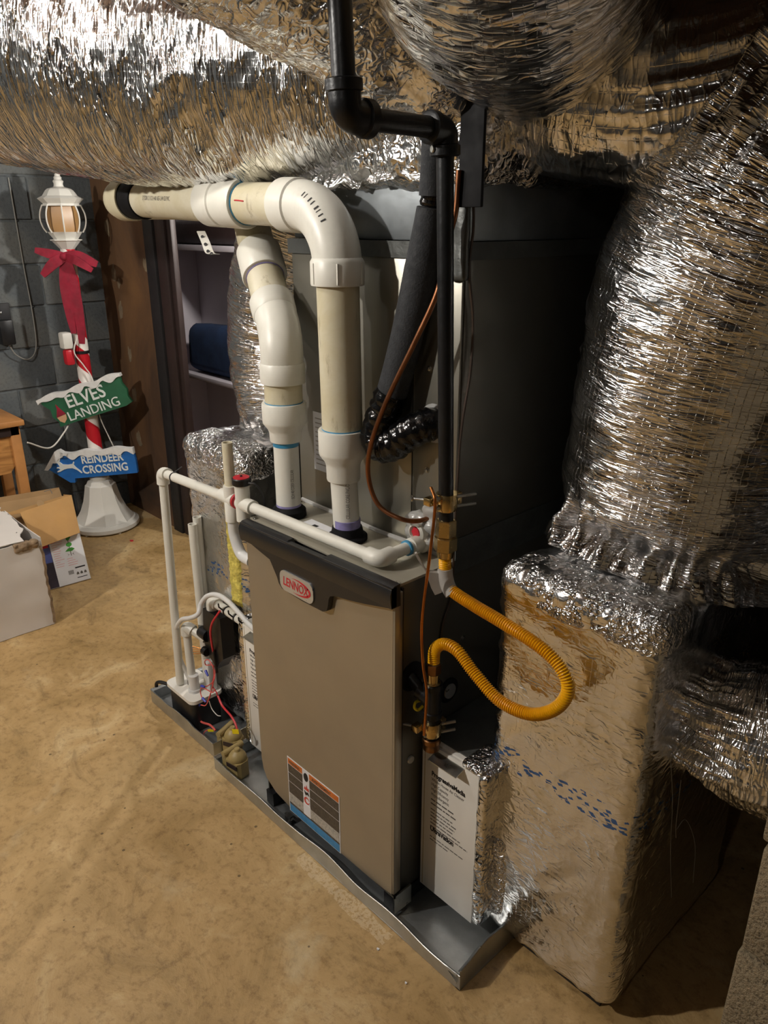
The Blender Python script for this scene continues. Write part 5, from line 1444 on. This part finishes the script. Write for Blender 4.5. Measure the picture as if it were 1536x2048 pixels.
# directions as the camera side sees them
RT = Vector((0.687, 0.727, 0)); FWD = Vector((0.727, -0.687, 0))
def ribbon(P, w, th, up, nm, par, mat='ribbon'):
    P = cat(P, 8)
    _, T, N, B = _frames([tuple(q) for q in P])
    V = []; Fc = []
    for i, q in enumerate(P):
        u = Vector(up); u = (u - T[i] * u.dot(T[i])).normalized(); n = T[i].cross(u)
        ww = w * (0.55 + 0.45 * math.sin(math.pi * (0.15 + 0.85 * i / (len(P) - 1))))
        for a, b in ((-1, -1), (1, -1), (1, 1), (-1, 1)):
            V.append(tuple(q + u * ww * a + n * th * b))
    n_ = len(P)
    for i in range(n_ - 1):
        for k in range(4):
            a = i * 4 + k; b = i * 4 + (k + 1) % 4
            Fc.append((a, b, b + 4, a + 4))
    Fc += [(3, 2, 1, 0), tuple((n_ - 1) * 4 + k for k in range(4))]
    return build(nm, (V, Fc), M[mat], par)
bw = thing('ribbon_bow', 'dark red ribbon bow tied under the white lantern', 'bow', (LX, LY, 1.39))
bc = Vector((LX, LY, 1.398)) + FWD * 0.045
def bp(r, u, f=0.0): return bc + RT * r + Vector((0, 0, u)) + FWD * f
ribbon([bp(0.0, 0), bp(-0.06, 0.012, 0.01), (bp(-0.13, 0.03, 0.015))], 0.022, 0.006, (0, 0, 1), 'loop', bw)
ribbon([bp(0.0, 0), bp(-0.05, -0.03, 0.02), (bp(-0.11, -0.085, 0.02))], 0.024, 0.006, (0, 0, 1), 'loop', bw)
ribbon([bp(0.0, 0), bp(0.07, 0.0, 0.01), (bp(0.15, -0.035, 0.0))], 0.026, 0.006, (0, 0, 1), 'loop', bw)
ribbon([bp(0.0, 0), bp(0.06, -0.015, 0.03), (bp(0.13, -0.062, 0.02))], 0.020, 0.006, (0, 0, 1), 'loop', bw)
ribbon([bp(-0.004, 0), bp(-0.018, -0.13, 0.006), bp(-0.012, -0.27, 0.006), bp(-0.006, -0.36, 0.004)], 0.023, 0.003, RT, 'tail', bw)
ribbon([bp(0.008, 0), bp(0.026, -0.13, 0.006), bp(0.032, -0.30, 0.006), bp(0.026, -0.41, 0.004)], 0.025, 0.003, RT, 'tail', bw)
build('knot', prof(bc + RT * -0.02 + Vector((0, 0, 0)), bc + RT * 0.02, [(0, 0.014), (0.01, 0.02), (0.03, 0.02), (0.04, 0.014)], 12), M['ribbon'], bw)
# plug pack taped to the post
ck = thing('cord_pack', 'white plug and red cord bundle taped to the striped post', 'plug', (LX, LY, 0.85))
cc = Vector((LX, LY, 0.0)) + FWD * 0.055 - RT * 0.05
build('white_plug', bev(cc.x - 0.03, cc.x + 0.03, cc.y - 0.025, cc.y + 0.025, 0.965, 1.045, 0.01), M['deco_white'], ck)
build('red_bundle', bev(cc.x - 0.02, cc.x + 0.028, cc.y - 0.02, cc.y + 0.025, 0.885, 0.962, 0.012), M['red'], ck)
build('tie_band', prof((LX, LY, 0.935), (LX, LY, 2), [(0, 0.035), (0, 0.0375), (0.014, 0.0375), (0.014, 0.035)], 24), M['black'], ck)
ct = [Vector((LX, LY, 1.03)) + FWD * 0.05 + RT * 0.01, Vector((LX, LY, 0.95)) + FWD * 0.07 - RT * 0.01, Vector((LX, LY, 0.88)) + FWD * 0.05 + RT * 0.02, Vector((LX, LY, 0.80)) + FWD * 0.035 + RT * 0.05, Vector((LX, LY, 0.62)) + RT * 0.045 + FWD * 0.0, Vector((LX, LY, 0.5)) + RT * 0.07 - FWD * 0.02, Vector((LX, LY, 0.40)) + RT * 0.10 - FWD * 0.03]
build('cord', sweep(cat(ct, 8), 0.003, 7), M['cord_white'], ck)

def snowcap(fr, x0, x1, ytop, amp, seed, d0, d1, sl=0.0):
    n = 40; po = []
    for k in range(n + 1):
        x = x0 + (x1 - x0) * k / n
        po.append((x, ytop + sl * x + 0.008 + 0.006 * math.sin(seed + x * 40)))
    for k in range(n, -1, -1):
        x = x0 + (x1 - x0) * k / n
        po.append((x, ytop + sl * x - amp * (0.5 + 0.5 * abs(math.sin(seed * 1.7 + x * 31)) + 0.35 * math.sin(seed + x * 75))))
    return prism(po, fr, d0, d1)
# green sign
s1 = thing('green_sign', 'green ELVES LANDING sign with a snowy top, tilted across the striped post', 'sign', (LX, LY, 0.69))
til = math.radians(17.5)
o1 = Vector((LX, LY, 0.700)) + FWD * 0.052 - RT * 0.004
f1 = Fr(o1, RT * math.cos(til) + Vector((0, 0, math.sin(til))), -RT * math.sin(til) + Vector((0, 0, math.cos(til))))
build('board', prism([(-0.205, 0.075), (-0.21, 0.05), (-0.18, 0.01), (-0.185, -0.03), (-0.165, -0.06), (-0.17, -0.085), (0.0, -0.083), (0.20, -0.085), (0.235, -0.075), (0.225, -0.04), (0.235, -0.01), (0.222, 0.03), (0.23, 0.075)], f1, -0.018, 0.008), M['sign_green'], s1)
build('snow_edge', snowcap(f1, -0.225, 0.235, 0.075, 0.022, 1.1, -0.02, 0.016), M['snow'], s1, ang=60)
build('lettering', merge(text_geo('ELVES', 0.092, f1, 0.02, -0.008, 0.009, 0.003, 'CENTER', 0.92, 0.001), text_geo('LANDING', 0.068, f1, 0.035, -0.072, 0.009, 0.003, 'CENTER', 0.95, 0.0)), M['lettering'], s1)
build('painted_hat', prism([(-0.165, -0.035), (-0.145, 0.005), (-0.142, 0.03), (-0.128, 0.0), (-0.112, -0.03)], f1, 0.008, 0.011), M['ribbon'], s1)
build('painted_face', prism([(-0.163, -0.036), (-0.112, -0.032), (-0.118, -0.056), (-0.138, -0.072), (-0.156, -0.058)], f1, 0.008, 0.011), M['skin_tan'], s1)
# blue arrow sign
s2 = thing('blue_sign', 'blue REINDEER CROSSING arrow sign with a snowy top above the white base', 'sign', (LX, LY, 0.37))
o2 = Vector((LX, LY, 0.372)) + FWD * 0.056 - RT * 0.005
t2 = math.radians(5)
f2 = Fr(o2, RT * math.cos(t2) + Vector((0, 0, math.sin(t2))), -RT * math.sin(t2) + Vector((0, 0, math.cos(t2))))
build('board', prism([(-0.24, -0.005), (-0.165, 0.072), (-0.155, 0.062), (0.0, 0.062), (0.225, 0.062), (0.232, 0.0), (0.228, -0.07), (-0.02, -0.072), (-0.105, -0.072), (-0.11, -0.095), (-0.135, -0.093)], f2, -0.018, 0.008), M['sign_blue'], s2)
build('snow_edge', merge(snowcap(f2, -0.15, 0.23, 0.064, 0.026, 2.3, -0.02, 0.016), prism([(-0.252, -0.012), (-0.175, 0.083), (-0.155, 0.088), (-0.135, 0.072), (-0.14, 0.05), (-0.165, 0.04), (-0.185, 0.02), (-0.20, 0.022), (-0.215, -0.002), (-0.235, -0.016)], f2, -0.02, 0.016)), M['snow'], s2, ang=60)
build('lettering', merge(text_geo('REINDEER', 0.060, f2, 0.060, 0.005, 0.009, 0.003, 'CENTER', 0.82, 0.001), text_geo('CROSSING', 0.060, f2, 0.066, -0.050, 0.009, 0.003, 'CENTER', 0.84, 0.001)), M['lettering'], s2)
deer = [(-0.190, 0.030), (-0.183, 0.034), (-0.176, 0.045), (-0.170, 0.036), (-0.160, 0.050), (-0.158, 0.036), (-0.165, 0.026), (-0.150, 0.010), (-0.125, 0.006), (-0.100, 0.008), (-0.092, 0.020), (-0.088, 0.016), (-0.094, 0.002), (-0.085, -0.012), (-0.068, -0.030), (-0.058, -0.044), (-0.064, -0.045), (-0.082, -0.026), (-0.104, -0.014), (-0.130, -0.014), (-0.150, -0.018), (-0.172, -0.028), (-0.188, -0.030), (-0.186, -0.024), (-0.168, -0.016), (-0.178, -0.008), (-0.186, -0.010), (-0.184, -0.003), (-0.168, -0.002), (-0.176, 0.018), (-0.186, 0.020)]
build('deer_shape', prism(deer, f2, 0.008, 0.013), M['lettering'], s2)

# ================================================================== BOXES, TABLE, CORDS AT THE LEFT
wb = thing('white_carton', 'large worn white carton with torn top corner on the floor', 'box', (-3.16, 0.60, 0))
X0, X1, Y0_, Y1_, Hh = -3.36, -2.95, 0.30, 0.915, 0.385
def wavy(g, s, a):
    v = np.array(g[0]); v += a * np.stack([pn(v * 3 + s), pn(v * 3 + s + 20), pn(v * 3 + s + 40) * 0.3], 1); v[:, 2] = np.maximum(v[:, 2], 0.001); return v.tolist(), g[1]
def panelgrid(fr, a0, a1, b0, b1, th, na=24, nb=18, s=0.0, amp=0.004, cut=None):
    V = []; Fc = []
    for sgn in (0, 1):
        for j in range(nb + 1):
            for i in range(na + 1):
                a = a0 + (a1 - a0) * i / na; b = b0 + (b1 - b0) * j / nb
                if cut: a, b = cut(a, b)
                d = amp * pn(np.array([[a * 7 + s, b * 7, s]]))[0]
                V.append(fr(a, b, d + (th if sgn else 0)))
    W = na + 1; o = W * (nb + 1)
    for j in range(nb):
        for i in range(na):
            p = j * W + i
            Fc.append((p, p + W, p + W + 1, p + 1)); Fc.append((o + p, o + p + 1, o + p + W + 1, o + p + W))
    per = [i for i in range(na)] + [na + W * j for j in range(nb)] + [nb * W + na - i for i in range(na)] + [W * (nb - j) for j in range(nb)]
    for k in range(len(per)):
        p, q = per[k], per[(k + 1) % len(per)]
        Fc.append((p, q, q + o, p + o))
    return V, Fc
fX = Fr((X1, 0, 0), (0, 1, 0), (0, 0, 1))
def torn(a, b):
    if b > Hh - 0.001: b = b - 0.03 * max(0, (a - 0.82) / 0.09) - 0.006 * abs(math.sin(a * 90))
    if a > Y1_ - 0.001: a = a - 0.005 * abs(pn(np.array([[b * 25, 0.3, 0.3]]))[0]) * (b > 0.12)
    return a, b
build('carton_side', panelgrid(fX, Y0_, Y1_, 0.002, Hh, 0.004, 40, 30, 1.0, 0.006, torn), M['card_white'], wb, ang=50)
build('carton_side', panelgrid(Fr((0, Y1_, 0), (-1, 0, 0), (0, 0, 1)), -X1 + 0.004, -X0, 0.002, Hh, 0.004, 20, 20, 4.0), M['card_white'], wb, ang=50)
build('carton_side', box(X0, X0 + 0.004, Y0_, Y1_, 0.002, Hh), M['card_white'], wb)
build('carton_side', box(X0 + 0.005, X1 - 0.005, Y0_, Y0_ + 0.004, 0.002, Hh), M['card_white'], wb)
build('carton_base', box(X0 + 0.005, X1 - 0.005, Y0_ + 0.005, Y1_ - 0.005, 0.002, 0.006), M['card_white'], wb)
def worn(a, b):
    if a > Y1_ - 0.05: a -= 0.03 * abs(pn(np.array([[b * 18, 0.7, 0.2]]))[0]) + 0.06 * max(0, (0.10 - b) / 0.10)
    return a, b
build('top_flap', panelgrid(Fr((X1, 0, Hh), (0, 1, 0), (-1, 0, 0.12)), Y0_ + 0.01, Y1_ - 0.02, 0.0, 0.34, 0.004, 30, 16, 7.0, 0.006, worn), M['card_white'], wb, ang=50)
build('upper_flap', panelgrid(Fr((X0 + 0.02, 0, Hh + 0.045), (0, 1, 0), (0.95, 0, 0.22)), Y0_ + 0.02, Y1_ - 0.13, 0.0, 0.26, 0.004, 24, 12, 3.0, 0.006, lambda a, b: (a - 0.3 * b * b - 0.008 * abs(pn(np.array([[b * 30, 0.7, 0.2]]))[0]), b)), M['card_white'], wb, ang=50)
V, Fc, uv = rbox(X1 - 0.012, X1 + 0.006, Y1_ - 0.10, Y1_ - 0.012, Hh - 0.034, Hh - 0.004, 0.006, 0.004, lambda p, n: 0.0045 * crumple(p, 45, 3))
build('torn_edge', (V, Fc), M['card_torn'], wb, ang=180)
build('edge_strip', panelgrid(Fr((X1 + 0.005, Y1_ - 0.002, 0), (0, 1, 0), (0, 0, 1)), -0.004, 0.006, 0.01, Hh - 0.03, 0.003, 2, 60, 9.0, 0.003, lambda a, b: (a + 0.005 * pn(np.array([[b * 30, 0.2, 0.2 + a]]))[0], b)), M['card_torn'], wb, ang=50)

# product box leaning back
pbx = thing('product_box', 'slim printed product box with a picture of a green topiary, leaning by the lamp base', 'box', (-3.28, 1.08, 0))
fpb_ = Fr((-3.262, 1.092, 0.004), (0.06, 1, 0), (-0.32, 0.0, 1))
fpb = lambda a_, b_, c_=0.0: fpb_(a_, b_ * 0.84, c_)
build('box_body', prism([(-0.125, 0), (0.112, 0), (0.112, 0.30), (-0.125, 0.30)], fpb, -0.045, 0.0), M['card_white'], pbx)
build('dark_print', rect(fpb, -0.123, -0.03, 0.002, 0.298, 0, 0.0006), M['print_dark'], pbx)
build('white_print', rect(fpb, -0.03, 0.110, 0.002, 0.298, 0, 0.0006), M['paper'], pbx)
build('blue_print', rect(fpb, -0.062, -0.032, 0.14, 0.24, 0.0006, 0.001), M['print_blue'], pbx)
build('red_badge', rect(fpb, -0.082, -0.036, 0.222, 0.252, 0.001, 0.0015), M['print_red'], pbx)
for po in ([(0.054, 0.232), (0.068, 0.25), (0.06, 0.275), (0.045, 0.25), (0.046, 0.238)], ell(0.053, 0.212, 0.013, 0.012), [(0.03, 0.178), (0.045, 0.192), (0.062, 0.194), (0.074, 0.184), (0.06, 0.174)]):
    build('topiary_print', prism(po, fpb, 0.0006, 0.0012), M['print_green'], pbx)
build('stake_print', merge(rect(fpb, 0.051, 0.054, 0.15, 0.24, 0.0006, 0.001), prism([(0.035, 0.15), (0.045, 0.158), (0.036, 0.166), (0.042, 0.158)], fpb, 0.0006, 0.001), prism([(0.068, 0.15), (0.058, 0.158), (0.067, 0.166), (0.062, 0.158)], fpb, 0.0006, 0.001)), M['ink_grey'], pbx)
build('red_banner', prism([(0.0, 0.288), (0.016, 0.296), (0.032, 0.294), (0.032, 0.287), (0.016, 0.289), (0.002, 0.281)], fpb, 0.0006, 0.001), M['print_red'], pbx)
build('small_print', merge(*[rect(fpb, -0.022, -0.022 + 0.02 + 0.03 * random.random(), 0.26 - 0.012 * k, 0.263 - 0.012 * k, 0.0006, 0.001) for k in range(14)]), M['print_pink'], pbx)
build('small_print', merge(*[rect(fpb, 0.03, 0.055 + 0.03 * random.random(), 0.135 - 0.012 * k, 0.138 - 0.012 * k, 0.0006, 0.001) for k in range(4)]), M['print_pink'], pbx)
build('barcode', merge(*[rect(fpb, 0.022 + 0.004 * k, 0.0245 + 0.004 * k, 0.05, 0.072, 0.0006, 0.001) for k in range(6)]), M['ink_grey'], pbx)
build('black_strip_print', merge(rect(fpb, 0.055, 0.10, 0.076, 0.083, 0.0006, 0.001), rect(fpb, 0.055, 0.10, 0.022, 0.026, 0.0006, 0.001)), M['ink'], pbx)
for k in range(3):
    build('symbol_print', prism([(0.055 + 0.017 * k, 0.041), (0.067 + 0.017 * k, 0.041), (0.066 + 0.017 * k, 0.052), (0.061 + 0.017 * k, 0.057), (0.056 + 0.017 * k, 0.05)], fpb, 0.0006, 0.001), M['ink_grey'], pbx)

# flattened brown carton standing over it
cb = thing('brown_carton', 'open brown cardboard carton tilted over the product box', 'box', (-3.45, 1.0, 0.10))
c1 = (-3.2800, 1.0012, 0.2081); c2 = (-3.3000, 1.2019, 0.2215); c3 = (-3.4000, 1.2260, 0.3722); c4 = (-3.3800, 0.9857, 0.3542)
def slab(P, th, nm, mat, par):
    P = [Vector(p) for p in P]
    n = (P[1] - P[0]).cross(P[3] - P[0]).normalized()
    V = [tuple(p) for p in P] + [tuple(p - n * th) for p in P]
    return build(nm, (V, [(0, 1, 2, 3), (7, 6, 5, 4), (0, 4, 5, 1), (1, 5, 6, 2), (2, 6, 7, 3), (3, 7, 4, 0)]), M[mat], par)
slab([c1, c2, c3, c4], 0.006, 'front_board', 'card', cb)
n_ = Vector((-0.09, -0.0, -0.02))
slab([c2, tuple(Vector(c2) + n_), tuple(Vector(c3) + n_), c3], 0.005, 'end_board', 'card', cb)
bk = [(-3.4700, 0.7807, 0.2068), (-3.4200, 1.2207, 0.1674), (-3.5000, 1.2102, 0.3876), (-3.5000, 0.8260, 0.4094)]
slab(bk, 0.005, 'back_board', 'card_dark', cb)
slab([c4, c3, tuple(Vector(c3) + n_ * 0.6), tuple(Vector(c4) + n_ * 0.6 + Vector((0, -0.1, 0)))], 0.004, 'top_fold', 'card', cb)
fq = Fr(c1, Vector(c2) - Vector(c1), Vector(c4) - Vector(c1))
w_ = (Vector(c2) - Vector(c1)).length
build('corner_mark', merge(rect(fq, w_ - 0.06, w_ - 0.03, 0.232, 0.235, 0.0, 0.0008), rect(fq, w_ - 0.033, w_ - 0.03, 0.212, 0.235, 0.0, 0.0008)), M['ink_grey'], cb)
build('round_stamp', prism(ell(w_ - 0.10, 0.185, 0.016, 0.018), fq, 0.0, 0.0006), M['card_dark'], cb)

tbm = thing('wooden_table', 'oak table end with a dark lower rail at the left edge', 'table', (-3.8, 1.0, 0))
ta = (-3.7600, 1.1735, 0.6589)
build('table_top', bev(-4.06, -3.74, 0.55, ta[1] + 0.01, ta[2] - 0.012, ta[2] + 0.016, 0.005), M['wood_edge'], tbm)
build('apron', bev(-4.02, -3.765, 0.60, ta[1] - 0.012, ta[2] - 0.06, ta[2] - 0.013, 0.003), M['wood_dark'], tbm)
build('leg', bev(-3.81, -3.765, ta[1] - 0.055, ta[1] - 0.008, 0.0, ta[2] - 0.013, 0.004), M['wood_edge'], tbm)
build('leg', bev(-4.05, -4.005, ta[1] - 0.055, ta[1] - 0.008, 0.0, ta[2] - 0.013, 0.004), M['wood_edge'], tbm)
build('side_board', prism([(0.62, ta[2] - 0.06), (ta[1] - 0.055, ta[2] - 0.06), (ta[1] - 0.055, 0.45), (ta[1] - 0.08, 0.42), (0.62, 0.40)], Fr((-3.79, 0, 0), (0, 1, 0), (0, 0, 1)), 0, 0.012), M['oak'], tbm)

pw = thing('power_adapter', 'black power adapter plugged into the grey block wall', 'adapter', (-4.09, 1.265, 1.0))
build('outlet_plate', bev(-4.095, -4.083, 1.235, 1.315, 1.06, 1.18, 0.004), M['wood_black'], pw)
build('adapter_body', bev(-4.083, -4.02, 1.235, 1.30, 0.985, 1.105, 0.008), M['black'], pw)
build('led', bev(-4.083, -4.078, 1.262, 1.272, 1.13, 1.14, 0.001), M['zinc'], pw)
cd = [(-4.05, 1.27, 0.99), (-4.06, 1.30, 0.93), (-4.07, 1.36, 0.90), (-4.085, 1.41, 0.95), (-4.085, 1.42, 1.10), (-4.088, 1.415, 1.35), (-4.088, 1.41, 1.75)]
build('adapter_cord', sweep(cat(cd, 8), 0.003, 7), M['wire_grey'], pw)
solo('floor_cord', sweep(cat([(-3.7400, 1.1809, 0.5629), (-3.80, 1.30, 0.50), (-3.86, 1.40, 0.545), (-3.93, 1.48, 0.60), (-4.0, 1.55, 0.66)], 8), 0.004, 7), M['cord_white'], 'thin white cord stretched from the table to the lamp post', 'cord', (-3.8, 1.25, 0.47))

solo('wooden_post', bev(-1.19, -1.09, 2.0, 2.09, 0, 2.40, 0.006), M['wood_red'], 'reddish brown wooden post standing in the dark behind the coil case', 'post', (-1.14, 2.045, 0))

# small debris on the floor
def chip(u, s, nm, m, label):
    pts = [(u[0] + s * (0.6 + 0.5 * random.random()) * math.cos(a), u[1] + 0.6 * s * (0.6 + 0.5 * random.random()) * math.sin(a)) for a in np.linspace(0, 6.28, 8)[:-1]]
    solo(nm, prism(pts, Fr((0, 0, 0), (1, 0, 0), (0, 1, 0)), 0.0, 0.003), M[m], label, 'debris', (u[0], u[1], 0))
chip((-0.9286, 0.8593, 0.0000), 0.005, 'paint_chip', 'paper', 'tiny pale chip on the floor in front of the long pan')
chip((-0.8260, 0.8471, 0.0000), 0.004, 'paint_chip', 'paper', 'tiny pale chip on the floor nearest the pan corner')
chip((-3.5517, 1.5489, 0.0000), 0.018, 'plastic_scrap', 'red', 'small red scrap on the floor by the lamp base')
bpy.context.view_layer.update()
